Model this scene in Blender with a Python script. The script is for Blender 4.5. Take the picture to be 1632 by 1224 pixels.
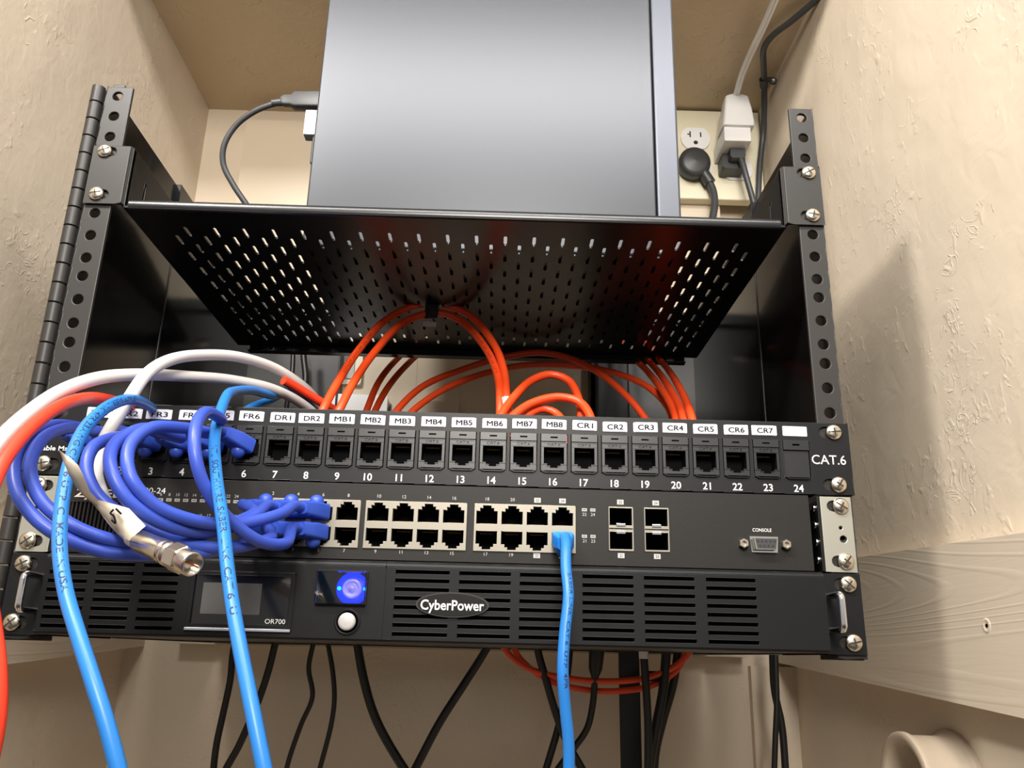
import bpy, math, random
from mathutils import Vector, Matrix
random.seed(7)
for o in list(bpy.data.objects): bpy.data.objects.remove(o)
scn = bpy.context.scene
S = 0.001                                   # the scene is measured in millimetres
COL = scn.collection

# ------------------------------------------------------------ camera
CAM = Vector((33.422, -487.491, -3.821)); FPX = 1339.97
RT = Vector((0.99954811, -0.01910563, 0.02320676)).normalized()
FW = Vector((0.01111011, 0.95216842, 0.3053717)).normalized()
DN = FW.cross(RT).normalized()
cam_d = bpy.data.cameras.new('camera'); cam = bpy.data.objects.new('camera', cam_d); COL.objects.link(cam)
cam_d.sensor_width = 36; cam_d.lens = FPX*36/1632; cam_d.clip_start = 0.01; cam_d.clip_end = 50
up = -DN
cam.matrix_world = Matrix(((RT.x, up.x, -FW.x, CAM.x*S), (RT.y, up.y, -FW.y, CAM.y*S), (RT.z, up.z, -FW.z, CAM.z*S), (0, 0, 0, 1)))
scn.camera = cam
def P(px, py, y):
    """the point at depth y (mm behind the rack front) that the photo shows at this pixel"""
    d = RT*((px-816)/FPX)+DN*((py-612)/FPX)+FW
    return CAM+d*((y-CAM.y)/d.y)

# ------------------------------------------------------------ light
scn.view_settings.view_transform = 'Standard'; scn.view_settings.look = 'None'
scn.view_settings.exposure = 0.1; scn.view_settings.gamma = 1; scn.view_settings.use_curve_mapping = False
w = bpy.data.worlds.new('room'); scn.world = w; w.use_nodes = True
_nt = w.node_tree; _g1 = _nt.nodes.new('ShaderNodeTexCoord'); _g2 = _nt.nodes.new('ShaderNodeSeparateXYZ'); _g3 = _nt.nodes.new('ShaderNodeMapRange')
_g3.inputs['From Min'].default_value = -0.35; _g3.inputs['From Max'].default_value = 0.25; _g3.inputs['To Min'].default_value = 0.05; _g3.inputs['To Max'].default_value = 0.6
_nt.links.new(_g1.outputs['Generated'], _g2.inputs[0]); _nt.links.new(_g2.outputs['Z'], _g3.inputs['Value'])   # a room with lit walls and ceiling over a dark floor
_nt.links.new(_g3.outputs[0], _nt.nodes['Background'].inputs[1])
_nt.nodes['Background'].inputs[0].default_value = (1.0, 0.95, 0.88, 1)
def area(name, loc, target, sx, sy, power, color=(1, 1, 1)):
    l = bpy.data.lights.new(name, 'AREA'); l.shape = 'RECTANGLE'; l.size = sx*S; l.size_y = sy*S; l.energy = power; l.color = color
    o = bpy.data.objects.new(name, l); COL.objects.link(o)
    o.location = Vector(loc)*S; o.rotation_euler = (Vector(target)-Vector(loc)).to_track_quat('-Z', 'Y').to_euler()
    return o
area('ceiling_strip_light', (0, -500, 815), (0, 100, 200), 860, 90, 10, (1.0, 0.97, 0.94))
area('room_lamp', (-440, -500, 800), (300, 60, 100), 110, 110, 6.5, (1.0, 0.95, 0.88))
area('fill_light', (40, -1100, 600), (0, 300, 400), 320, 320, 16, (1.0, 0.94, 0.86))  # added fill, no known lamp: brightens the upper back wall and side walls

# ------------------------------------------------------------ materials
def mat(name, col, rough=0.5, metal=0.0, bump=None, var=0.0, vscale=20, emit=None, alpha=None, spec=None, coat=0, trans=0, objcoord=True):
    m = bpy.data.materials.new(name); m.use_nodes = True; nt = m.node_tree; b = nt.nodes['Principled BSDF']
    b.inputs['Base Color'].default_value = (*col, 1); b.inputs['Roughness'].default_value = rough; b.inputs['Metallic'].default_value = metal
    if spec is not None: b.inputs['Specular IOR Level'].default_value = spec
    if coat: b.inputs['Coat Weight'].default_value = coat; b.inputs['Coat Roughness'].default_value = .15
    if trans: b.inputs['Transmission Weight'].default_value = trans
    if emit: b.inputs['Emission Color'].default_value = (*emit[0], 1); b.inputs['Emission Strength'].default_value = emit[1]
    tc = nt.nodes.new('ShaderNodeTexCoord')
    if var:
        n = nt.nodes.new('ShaderNodeTexNoise'); n.inputs['Scale'].default_value = vscale; n.inputs['Detail'].default_value = 5
        nt.links.new(tc.outputs['Object'], n.inputs['Vector'])
        r = nt.nodes.new('ShaderNodeMapRange'); r.inputs['To Min'].default_value = 1-var; r.inputs['To Max'].default_value = 1+var
        nt.links.new(n.outputs['Fac'], r.inputs['Value'])
        mx = nt.nodes.new('ShaderNodeVectorMath'); mx.operation = 'SCALE'; mx.inputs[0].default_value = col
        nt.links.new(r.outputs[0], mx.inputs['Scale']); nt.links.new(mx.outputs[0], b.inputs['Base Color'])
    if bump:
        sc, st, dist = bump
        n = nt.nodes.new('ShaderNodeTexNoise'); n.inputs['Scale'].default_value = sc; n.inputs['Detail'].default_value = 4
        nt.links.new(tc.outputs['Object'], n.inputs['Vector'])
        bp = nt.nodes.new('ShaderNodeBump'); bp.inputs['Strength'].default_value = st; bp.inputs['Distance'].default_value = dist
        nt.links.new(n.outputs['Fac'], bp.inputs['Height']); nt.links.new(bp.outputs[0], b.inputs['Normal'])
    return m

def plaster(name, col, strength=0.5):
    """cream paint over hand-trowelled plaster: fine grain, broad waves and sparse ridges"""
    m = bpy.data.materials.new(name); m.use_nodes = True; nt = m.node_tree; N = nt.nodes.new; L = nt.links.new
    b = nt.nodes['Principled BSDF']; b.inputs['Roughness'].default_value = 0.42; b.inputs['Specular IOR Level'].default_value = .4
    tc = N('ShaderNodeTexCoord')
    def noise(scale, detail=3, dist=0):
        n = N('ShaderNodeTexNoise'); n.inputs['Scale'].default_value = scale; n.inputs['Detail'].default_value = detail; n.inputs['Distortion'].default_value = dist
        L(tc.outputs['Object'], n.inputs['Vector']); return n.outputs['Fac']
    def math_(op, a, bb):
        n = N('ShaderNodeMath'); n.operation = op
        for i, v in enumerate((a, bb)):
            if isinstance(v, (int, float)): n.inputs[i].default_value = v
            else: L(v, n.inputs[i])
        return n.outputs[0]
    fine = noise(260, 3); mid = noise(60, 4, .6); big = noise(9, 2)
    r = noise(34, 3, 1.2)                                 # thin ridges where this noise crosses a half, broken up by another
    ridge = math_('SUBTRACT', 1, math_('MINIMUM', math_('MULTIPLY', math_('ABSOLUTE', math_('SUBTRACT', r, .5), 0), 45), 1))
    gate = math_('GREATER_THAN', noise(14, 2), .63)
    crust = math_('MULTIPLY', math_('MAXIMUM', math_('SUBTRACT', noise(120, 2, .5), .56), 0), math_('GREATER_THAN', noise(10, 2), .55))
    ridge = math_('ADD', math_('MULTIPLY', ridge, gate), math_('MULTIPLY', crust, 5))
    h = math_('ADD', math_('ADD', math_('MULTIPLY', fine, .10), math_('MULTIPLY', mid, .40)), math_('ADD', math_('MULTIPLY', big, 2.2), math_('MULTIPLY', ridge, .2)))
    bp = N('ShaderNodeBump'); bp.inputs['Strength'].default_value = strength; bp.inputs['Distance'].default_value = .0028
    L(h, bp.inputs['Height']); L(bp.outputs[0], b.inputs['Normal'])
    mr = N('ShaderNodeMapRange'); mr.inputs['To Min'].default_value = .95; mr.inputs['To Max'].default_value = 1.05; L(noise(4, 3), mr.inputs['Value'])
    vm = N('ShaderNodeVectorMath'); vm.operation = 'SCALE'; vm.inputs[0].default_value = col; L(mr.outputs[0], vm.inputs['Scale']); L(vm.outputs[0], b.inputs['Base Color'])
    return m

def painted_wood(name, col):
    m = bpy.data.materials.new(name); m.use_nodes = True; nt = m.node_tree; N = nt.nodes.new; L = nt.links.new
    b = nt.nodes['Principled BSDF']; b.inputs['Base Color'].default_value = (*col, 1); b.inputs['Roughness'].default_value = 0.45
    tc = N('ShaderNodeTexCoord'); mp = N('ShaderNodeMapping'); mp.inputs['Scale'].default_value = (1, .13, 1.5); L(tc.outputs['Object'], mp.inputs['Vector'])
    n = N('ShaderNodeTexNoise'); n.inputs['Scale'].default_value = 8; n.inputs['Detail'].default_value = 1; n.inputs['Distortion'].default_value = .1; L(mp.outputs[0], n.inputs['Vector'])
    m1 = N('ShaderNodeMath'); m1.operation = 'MULTIPLY'; m1.inputs[1].default_value = 190; L(n.outputs['Fac'], m1.inputs[0])
    s = N('ShaderNodeMath'); s.operation = 'SINE'; L(m1.outputs[0], s.inputs[0])
    p = N('ShaderNodeMath'); p.operation = 'MAXIMUM'; p.inputs[1].default_value = .55; L(s.outputs[0], p.inputs[0])
    mp2 = N('ShaderNodeMapping'); mp2.inputs['Scale'].default_value = (1, .12, 2); L(tc.outputs['Object'], mp2.inputs['Vector'])
    n2 = N('ShaderNodeTexNoise'); n2.inputs['Scale'].default_value = 190; n2.inputs['Detail'].default_value = 3; L(mp2.outputs[0], n2.inputs['Vector'])
    a = N('ShaderNodeMath'); a.operation = 'MULTIPLY_ADD'; a.inputs[1].default_value = .35; L(n2.outputs['Fac'], a.inputs[0]); L(p.outputs[0], a.inputs[2])
    bp = N('ShaderNodeBump'); bp.inputs['Strength'].default_value = .32; bp.inputs['Distance'].default_value = .0007; L(a.outputs[0], bp.inputs['Height']); L(bp.outputs[0], b.inputs['Normal'])
    return m

WALL = (0.64, 0.545, 0.425)
M = dict(
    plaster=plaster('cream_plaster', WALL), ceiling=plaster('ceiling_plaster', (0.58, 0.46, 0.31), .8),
    wood=painted_wood('painted_wood', (0.60, 0.51, 0.40)),
    board=mat('painted_board', (0.60, 0.51, 0.39), .5, bump=(90, .15, .001)),
    cream=mat('cream_cover', (0.74, 0.69, 0.52), .4),
    floor=mat('floor_vinyl', (.25, .2, .16), .5, var=.15),
    rackmetal=mat('black_powder_coat', (.007, .0068, .0065), .30, 0, bump=(900, .06, .0004), spec=.32),
    railmetal=mat('black_rail_coat', (.024, .022, .020), .42, 0, bump=(1200, .1, .0003), spec=.35),
    panelgloss=mat('glossy_black_steel', (.004, .004, .0045), .14, 0, bump=(60, .03, .001), spec=.32),
    shelf=mat('shelf_black', (.007, .007, .0078), .28, 0, spec=.45),
    panel=mat('patch_panel_black', (.007, .007, .0075), .40, 0, bump=(1500, .08, .0003), spec=.26),
    jack=mat('jack_black_plastic', (.011, .011, .012), .34),
    dark=mat('socket_dark', (.003, .003, .0035), .8, spec=.08),
    contact=mat('gold_contact', (.35, .22, .08), .4, 1),
    switch=mat('switch_grey_paint', (.017, .0155, .0145), .45, 0, bump=(2500, .15, .0003), spec=.2),
    ups=mat('ups_black_plastic', (.008, .008, .0085), .42, 0, bump=(2200, .12, .0003), spec=.2),
    upsdark=mat('ups_recess_black', (.003, .003, .003), .8, spec=.08),
    nickel=mat('nickel_steel', (.72, .64, .52), .25, 1),
    brightsteel=mat('chrome_steel', (.80, .80, .82), .12, 1),
    zinc=mat('zinc_bracket', (.42, .41, .35), .4, .75),
    tin=mat('tin_port_shield', (.25, .23, .19), .42, .6),
    gold=mat('brassy_hex_nut', (.66, .55, .36), .28, 1),
    white=mat('white_printing', (.78, .77, .74), .5), grey=mat('grey_printing', (.42, .41, .39), .5),
    pink=mat('pinkish_logo_ink', (.75, .62, .55), .5),
    sticker=mat('white_label_tape', (.62, .62, .65), .6, spec=.2), ink=mat('black_ink', (.008, .008, .01), .8, spec=.05),
    blue=mat('royal_blue_cable', (.040, .080, .44), .38, spec=.4), blueplug=mat('royal_blue_boot', (.028, .075, .44), .42),
    azure=mat('light_blue_cable', (.022, .175, .52), .36, spec=.4), azureplug=mat('azure_boot', (.012, .22, .78), .42),
    cabink=mat('cable_print', (.004, .02, .09), .6),
    orange=mat('orange_cable', (.78, .068, .012), .40), redc=mat('red_cable', (.80, .05, .018), .38), orink=mat('cable_print_dark', (.22, .015, .006), .5),
    whitec=mat('white_coax', (.64, .61, .58), .36), tape=mat('cream_tape_flag', (.72, .64, .52), .5),
    blackc=mat('black_cord', (.010, .010, .010), .42), greyc=mat('charcoal_cord', (.045, .047, .050), .45),
    rubber=mat('charcoal_rubber', (.035, .037, .040), .42),
    whitep=mat('white_plastic', (.80, .80, .80), .35), slot=mat('slot_black', (.015, .012, .01), .6),
    velcro=mat('black_velcro', (.016, .016, .018), .9, bump=(1800, .5, .0006)),
    pc=mat('computer_grey_steel', (.046, .048, .053), .31, .55, spec=.32, bump=(350, .04, .0004)),
    pcbezel=mat('computer_bezel_grey', (.07, .075, .09), .38, .5),
    screen=mat('display_glass', (.006, .006, .007), .08, coat=.5), lcd=mat('lcd_grey', (.10, .098, .095), .14),
    silver=mat('silver_trim', (.55, .57, .62), .3, .8),
    clear=mat('clear_cover', (.9, .93, 1), .04, trans=1.0),
    glow=mat('blue_led_glow', (.0, .01, .3), .4, emit=((0.0, 0.012, 1.0), 3.2)), glow2=mat('cyan_led_spot', (0, .1, .4), .4, emit=((0.0, 0.35, 1.0), 7.0)),
    button=mat('violet_lit_button', (.35, .33, .6), .3, .2, emit=((.14, .10, .85), .55)), white_button=mat('pale_button', (.42, .41, .39), .4),
    copper=mat('copper_pin', (.72, .33, .16), .3, 1), led=mat('dim_led_lens', (.16, .15, .13), .4),
    ring=mat('painted_rod_socket', (.50, .41, .31), .5, bump=(200, .2, .001)),
)

# ------------------------------------------------------------ mesh building
class MB:
    def __init__(s): s.v = []; s.f = []; s.m = []; s.s = []; s.mats = []
    def mi(s, m):
        m = M[m] if isinstance(m, str) else m
        if m not in s.mats: s.mats.append(m)
        return s.mats.index(m)
    def add(s, vs, fs, m, smooth=False):
        b = len(s.v); s.v += [tuple(v) for v in vs]; i = s.mi(m)
        for f in fs: s.f.append([b+k for k in f]); s.m.append(i); s.s.append(smooth)
        return s
    def box(s, x0, x1, y0, y1, z0, z1, m):
        vs = [(x, y, z) for x in (x0, x1) for y in (y0, y1) for z in (z0, z1)]
        return s.add(vs, [(0, 1, 3, 2), (4, 6, 7, 5), (0, 4, 5, 1), (2, 3, 7, 6), (0, 2, 6, 4), (1, 5, 7, 3)], m)
    def prism(s, pts, w0, w1, fn, m, smooth=False):
        """outline pts (u,v) swept from w0 to w1; fn maps (u,v,w) to xyz"""
        n = len(pts); vs = [fn(u, v, w0) for u, v in pts]+[fn(u, v, w1) for u, v in pts]
        s.add(vs, [list(range(n)), list(range(2*n-1, n-1, -1))], m)
        return s.add(vs, [(i, i+n, (i+1) % n+n, (i+1) % n) for i in range(n)], m, smooth)
    def lathe(s, prof, c, d, m, n=20, smooth=True, ref=None, hexa=False):
        """prof: (radius, distance along d)"""
        c = Vector(c); d = Vector(d).normalized(); a = (Vector(ref) if ref else (Vector((0, 0, 1)) if abs(d.z) < .9 else Vector((1, 0, 0)))); a = (a-d*a.dot(d)).normalized(); b = d.cross(a)
        vs = []; fs = []
        for r, h in prof:
            for i in range(n):
                t = 2*math.pi*i/n; vs.append(c+d*h+a*(r*math.cos(t))+b*(r*math.sin(t)))
        k = len(prof)
        for j in range(k-1):
            for i in range(n): fs.append((j*n+i, j*n+(i+1) % n, (j+1)*n+(i+1) % n, (j+1)*n+i))
        if prof[0][0] > 1e-6: fs.append(list(range(n-1, -1, -1)))
        if prof[-1][0] > 1e-6: fs.append([(k-1)*n+i for i in range(n)])
        s.add(vs, fs[:(k-1)*n], m, smooth)
        if fs[(k-1)*n:]: s.add(vs, fs[(k-1)*n:], m, False)
        return s
    def tube(s, pts, r, m, n=14, caps=True):
        F = frames(pts); vs = []; fs = []
        rr = r if isinstance(r, (list, tuple)) else [r]*len(F)
        for (c, t, a, b), q in zip(F, rr):
            for i in range(n):
                th = 2*math.pi*i/n; vs.append(c+a*(q*math.cos(th))+b*(q*math.sin(th)))
        for j in range(len(F)-1):
            for i in range(n): fs.append((j*n+i, j*n+(i+1) % n, (j+1)*n+(i+1) % n, (j+1)*n+i))
        s.add(vs, fs, m, True)
        if caps: s.add(vs[:n], [list(range(n-1, -1, -1))], m); s.add(vs[-n:], [list(range(n))], m)
        return s
    def plate(s, u0, u1, v0, v1, w0, w1, holes, fn, m):
        """flat sheet with real openings. holes: ('r',a,b,c,d) rectangle or ('o',a,b,c,d,outline) outline inside its own cell"""
        us = sorted({u0, u1}|{h[1] for h in holes}|{h[2] for h in holes}); vs_ = sorted({v0, v1}|{h[3] for h in holes}|{h[4] for h in holes})
        us = [u for u in us if u0-1e-6 <= u <= u1+1e-6]; vs_ = [v for v in vs_ if v0-1e-6 <= v <= v1+1e-6]
        nu, nv = len(us)-1, len(vs_)-1; st = [[1]*nv for _ in range(nu)]
        for h in holes:
            for i in range(nu):
                if h[1]-1e-6 <= us[i] and us[i+1] <= h[2]+1e-6:
                    for j in range(nv):
                        if h[3]-1e-6 <= vs_[j] and vs_[j+1] <= h[4]+1e-6: st[i][j] = 0 if h[0] == 'r' else 2
        V = {}; vl = []; fl = []
        def vt(u, v, w):
            k = (round(u, 4), round(v, 4), w)
            if k not in V: V[k] = len(vl); vl.append(fn(u, v, w))
            return V[k]
        for i in range(nu):
            j = 0
            while j < nv:
                if st[i][j] != 1: j += 1; continue
                a, b, c, d = us[i], us[i+1], vs_[j], vs_[j+1]
                fl.append((vt(a, c, w0), vt(b, c, w0), vt(b, d, w0), vt(a, d, w0))); fl.append((vt(a, c, w1), vt(a, d, w1), vt(b, d, w1), vt(b, c, w1)))
                j += 1
        solid = lambda i, j: 0 <= i < nu and 0 <= j < nv and st[i][j] > 0
        for i in range(nu):
            for j in range(nv):
                if not st[i][j]: continue
                a, b, c, d = us[i], us[i+1], vs_[j], vs_[j+1]
                for (ii, jj, p, q) in ((i-1, j, (a, c), (a, d)), (i+1, j, (b, c), (b, d)), (i, j-1, (a, c), (b, c)), (i, j+1, (a, d), (b, d))):
                    if not solid(ii, jj): fl.append((vt(*p, w0), vt(*q, w0), vt(*q, w1), vt(*p, w1)))
        s.add(vl, fl, m)
        for h in holes:
            if h[0] != 'o': continue
            a, b, c, d, out0 = h[1:]; out = []
            for p, q in zip(out0, out0[1:]+out0[:1]):
                kk = max(1, int(math.dist(p, q)/1.0)); out += [(p[0]+(q[0]-p[0])*e/kk, p[1]+(q[1]-p[1])*e/kk) for e in range(kk)] if math.dist(p, q) > 1e-6 else []
            cu = sum(p[0] for p in out)/len(out); cv = sum(p[1] for p in out)/len(out); n = len(out); rect = []
            for (x, y) in out:
                dx, dy = x-cu, y-cv; t = 1e9
                if dx > 1e-9: t = min(t, (b-cu)/dx)
                if dx < -1e-9: t = min(t, (a-cu)/dx)
                if dy > 1e-9: t = min(t, (d-cv)/dy)
                if dy < -1e-9: t = min(t, (c-cv)/dy)
                rect.append((cu+dx*t, cv+dy*t))
            vs2 = [fn(*p, w0) for p in out]+[fn(*p, w1) for p in out]+[fn(*p, w0) for p in rect]+[fn(*p, w1) for p in rect]
            fs = []
            for i in range(n):
                k = (i+1) % n
                fs += [(i, k, n+k, n+i), (2*n+i, 2*n+k, k, i), (n+i, n+k, 3*n+k, 3*n+i)]
                # corner fill where the cell corner lies between two rays
                for (X, Y) in ((a, c), (a, d), (b, c), (b, d)):
                    p, q = rect[i], rect[k]
                    if abs(p[0]-q[0]) > 1e-6 and abs(p[1]-q[1]) > 1e-6 and (abs(p[0]-X) < 1e-6 or abs(p[1]-Y) < 1e-6) and (abs(q[0]-X) < 1e-6 or abs(q[1]-Y) < 1e-6):
                        e = len(vs2); vs2 += [fn(X, Y, w0), fn(X, Y, w1)]; fs += [(2*n+i, e, 2*n+k), (3*n+i, 3*n+k, e+1)]
            s.add(vs2, fs, m)
        return s
    def text(s, string, cx, cz, y, h, m, width=None, fn=None, align='c', shear=0, bold=0):
        vs, fs, bb = glyphs(string, bold); k = h/.70; kx = k
        wd = bb[1]-bb[0]
        if width: kx = width/wd
        ox = {'c': -(bb[0]+bb[1])/2, 'l': -bb[0], 'r': -bb[1]}[align]
        out = []
        for (u, v) in vs:
            U = (u+ox)*kx+shear*(v-.35)*k; W = (v-.35)*k
            out.append(fn(cx+U, cz+W) if fn else (cx+U, y, cz+W))
        return s.add(out, fs, m)
    def build(s, name, parent=None, bevel=0, org=None, seg=2):
        o = Vector(org) if org is not None else (Vector(wl(parent)) if parent else Vector((0, 0, 0)))
        me = bpy.data.meshes.new(name); me.from_pydata([((v[0]-o.x)*S, (v[1]-o.y)*S, (v[2]-o.z)*S) for v in s.v], [], s.f)
        for m in s.mats: me.materials.append(m)
        me.polygons.foreach_set('material_index', s.m); me.polygons.foreach_set('use_smooth', s.s); me.update()
        ob = bpy.data.objects.new(name, me); COL.objects.link(ob)
        if parent:
            ob.parent = parent; ob.location = (o-Vector(wl(parent)))*S
        else: ob.location = o*S
        WL[ob.name] = tuple(o)
        if bevel:
            b = ob.modifiers.new('bevel', 'BEVEL'); b.width = bevel*S; b.segments = seg; b.limit_method = 'ANGLE'; b.angle_limit = .7; b.use_clamp_overlap = True
        return ob
WL = {}
def wl(o): return WL[o.name]
_g = {}
def glyphs(string, bold=0):
    if (string, bold) in _g: return _g[(string, bold)]
    c = bpy.data.curves.new('type', 'FONT'); c.body = string; c.size = 1; c.resolution_u = 3; c.offset = bold; c.fill_mode = 'FRONT'
    o = bpy.data.objects.new('type', c); COL.objects.link(o)
    me = o.evaluated_get(bpy.context.evaluated_depsgraph_get()).to_mesh()
    vs = [(v.co.x, v.co.y) for v in me.vertices]; fs = [list(p.vertices) for p in me.polygons]
    bpy.data.objects.remove(o); bpy.data.curves.remove(c)
    xs = [v[0] for v in vs] or [0, 1]
    _g[(string, bold)] = (vs, fs, (min(xs), max(xs))); return _g[(string, bold)]
def spline(pts, step=4):
    pts = [Vector(p) for p in pts]; out = []
    Q = [pts[0]*2-pts[1]]+pts+[pts[-1]*2-pts[-2]]
    for i in range(1, len(Q)-2):
        p0, p1, p2, p3 = Q[i-1:i+3]
        t0 = 0; t1 = t0+max((p1-p0).length, 1e-3)**.5; t2 = t1+max((p2-p1).length, 1e-3)**.5; t3 = t2+max((p3-p2).length, 1e-3)**.5
        n = max(3, int((p2-p1).length/step))
        for k in range(n):
            t = t1+(t2-t1)*k/n
            A1 = p0*((t1-t)/(t1-t0))+p1*((t-t0)/(t1-t0)); A2 = p1*((t2-t)/(t2-t1))+p2*((t-t1)/(t2-t1)); A3 = p2*((t3-t)/(t3-t2))+p3*((t-t2)/(t3-t2))
            B1 = A1*((t2-t)/(t2-t0))+A2*((t-t0)/(t2-t0)); B2 = A2*((t3-t)/(t3-t1))+A3*((t-t1)/(t3-t1))
            out.append(B1*((t2-t)/(t2-t1))+B2*((t-t1)/(t2-t1)))
    out.append(pts[-1]); return out
def frames(pts):
    pts = [Vector(p) for p in pts]; F = []; a = None
    for i, p in enumerate(pts):
        t = (pts[min(i+1, len(pts)-1)]-pts[max(i-1, 0)]).normalized()
        if a is None: a = t.orthogonal().normalized()
        a = (a-t*a.dot(t)).normalized(); F.append((p, t, a, t.cross(a)))
    return F
def circ(cx, cy, r, n=14): return [(cx+r*math.cos(2*math.pi*i/n), cy+r*math.sin(2*math.pi*i/n)) for i in range(n)]
def capsule(cx, cy, w, h, n=5):
    """stadium outline w wide, h high"""
    out = []
    if h >= w:
        r = w/2
        for k in range(n+1): t = math.pi*k/n; out.append((cx+r*math.cos(t), cy+h/2-r+r*math.sin(t)))
        for k in range(n+1): t = math.pi+math.pi*k/n; out.append((cx+r*math.cos(t), cy-h/2+r+r*math.sin(t)))
    else: out = [(cx-(y-cy), cy+(x-cx)) for x, y in capsule(cx, cy, h, w, n)]
    return out
def rounded(x0, x1, z0, z1, r, n=4):
    out = []
    for cx, cz, a in ((x1-r, z1-r, 0), (x0+r, z1-r, 90), (x0+r, z0+r, 180), (x1-r, z0+r, 270)):
        for k in range(n+1): t = math.radians(a+90*k/n); out.append((cx+r*math.cos(t), cz+r*math.sin(t)))
    return out
XZ = lambda u, v, w: (u, w, v)          # front-facing sheets: w is depth
XY = lambda u, v, w: (u, v, w)          # horizontal sheets
YZ = lambda u, v, w: (w, u, v)          # side sheets

def tag(o, label=None, cat=None, group=None, kind=None):
    if label: o['label'] = label
    if cat: o['category'] = cat
    if group: o['group'] = group
    if kind: o['kind'] = kind
    return o
def thing(name, loc, label, cat, group=None):
    o = bpy.data.objects.new(name, None); COL.objects.link(o); o.location = Vector(loc)*S; o.empty_display_size = .01; WL[o.name] = tuple(loc)
    return tag(o, label, cat, group)
def copy_part(src, parent, loc, rot=None):
    c = src.copy(); COL.objects.link(c); c.parent = parent; c.location = (Vector(loc)-Vector(wl(parent)))*S; WL[c.name] = tuple(loc)
    if rot: c.rotation_euler = rot
    return c

# ------------------------------------------------------------ the closet
XL, XR, YB, ZC, YF, ZF = -334, 330, 394, 620, -110, -900
tag(MB().box(XL-12, XL, YF, YB+12, ZF, 900, 'plaster').build('wall_left'), 'cream painted plaster closet wall on the left of the rack', None, kind='structure')
tag(MB().box(XR, XR+12, YF, YB+12, ZF, 900, 'plaster').build('wall_right'), 'cream painted plaster closet wall on the right of the rack', None, kind='structure')
tag(MB().box(XL, XR, YB, YB+12, ZF, ZC+12, 'plaster').build('wall_back'), 'cream back wall of the closet', None, kind='structure')
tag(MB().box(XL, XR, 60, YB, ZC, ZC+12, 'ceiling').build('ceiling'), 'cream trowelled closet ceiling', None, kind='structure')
tag(MB().box(XL-12, XR+12, YF-600, YB+12, ZF-12, ZF, 'floor').build('floor'), 'closet floor', None, kind='structure')
def side_board(name, x0, x1, label):
    b = MB(); pts = [(YF, -28.7+.06*YF), (YB, -28.7+.06*YB), (YB, 65.5+.046*YB), (YF, 65.5+.046*YF)]
    b.prism(pts, x0, x1, YZ, 'wood')
    if x0 > 0: b.lathe([(4.6, -.2), (4.1, .5), (3.0, .45), (2.3, .1), (1.3, .06)], (x0, 2, 17.5), (-1, 0, 0), 'wood', 20); b.lathe([(1.3, .1), (0, .1)], (x0, 2, 17.5), (-1, 0, 0), 'slot', 12)
    return tag(b.build(name, bevel=1.2), label, kind='structure')
side_board('trim_1', XL, XL+19, 'painted wooden board along the left closet wall')
side_board('trim_2', XR-19, XR, 'cream painted wooden board with raised grain and a plugged screw hole on the right closet wall')
tag(MB().box(286, XR, YB-10, YB, ZF, -10, 'plaster').build('trim_3'), 'cream vertical strip in the back right corner below the rack', kind='structure')
bb = MB().box(-280, 280, 376, YB, -2, 595, 'board')
for gx in (-12, 60, -60): bb.box(gx-.5, gx+.5, 375.6, 376.2, 0, 590, 'board')
tag(bb.build('trim_4', bevel=.8), 'painted backboard the rack hangs on', kind='structure')

# ------------------------------------------------------------ rack
Hz = [u*44.45+k for u in range(8) for k in (6.35, 22.225, 38.1)]
rack = thing('wall_mount_rack', (0, 190, 0), 'black swing-out wall-mount equipment rack with punched front rails, holding the panels', 'equipment rack')
def rail(side):
    b = MB(); f = (lambda u, v, w: (u*side, w, v))
    hl = [('o', 228.5, 236.6, z-5, z+5, circ(232.55, z, 3.4)) for z in Hz]
    b.plate(224 if side > 0 else 223, 240, -2, 356.5, 0, 2.5, hl, f, 'railmetal')
    b.box(*sorted((238*side, 240*side)), 2.5, 26, -2, 356.5, 'railmetal')
    if side < 0: b.box(-237, -229, .3, 4, 356, 358.6, 'railmetal')
    o = b.build('front_rail', rack, bevel=.5)
for s_ in (-1, 1): rail(s_)
for side in (-1, 1):
    f = lambda u, v, w: (w*side, u, v)
    b = MB(); b.plate(26, 136, 0, 355, 237.6, 239.2, [], f, 'panelgloss'); b.box(*sorted((226*side, 239.2*side)), 24, 27, 0, 2, 'panelgloss')
    b.build('side_panel', rack, bevel=.4)
    b = MB(); b.plate(124, 370, 0, 355, 239.4, 241, [], f, 'panelgloss')
    b.plate(124, 370, 340, 356, 234, 239.4, [], f, 'panelgloss')
    b.box(*sorted((237*side, 239.4*side)), 135.5, 138, 0, 340, 'rackmetal'); b.build('side_panel', rack, bevel=.4)
    b = MB(); x = (138, 239) if side < 0 else (125, 239)
    b.plate(x[0], x[1], 0, 355, 368, 370, [('o', 180, 196, 300, 316, circ(188, 308, 5)), ('o', 180, 196, 40, 56, circ(188, 48, 5))], lambda u, v, w: (u*side, w, v), 'rackmetal')
    b.box(*sorted((x[0]*side, (x[0]+2)*side)), 352, 368, 0, 355, 'rackmetal')
    b.build('rear_flange', rack, bevel=.4)
b = MB().box(-239, 239, 360, 372, 343, 356, 'rackmetal').build('rear_crossbar', rack, bevel=.6); MB().box(-239, 239, 360, 372, 0, 10, 'rackmetal').build('rear_crossbar', rack, bevel=.6)
for s_ in (-1, 1): MB().box(*sorted((225*s_, 239*s_)), 1, 30, -3, 0, 'railmetal').build('foot', rack, bevel=.4)
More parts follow.
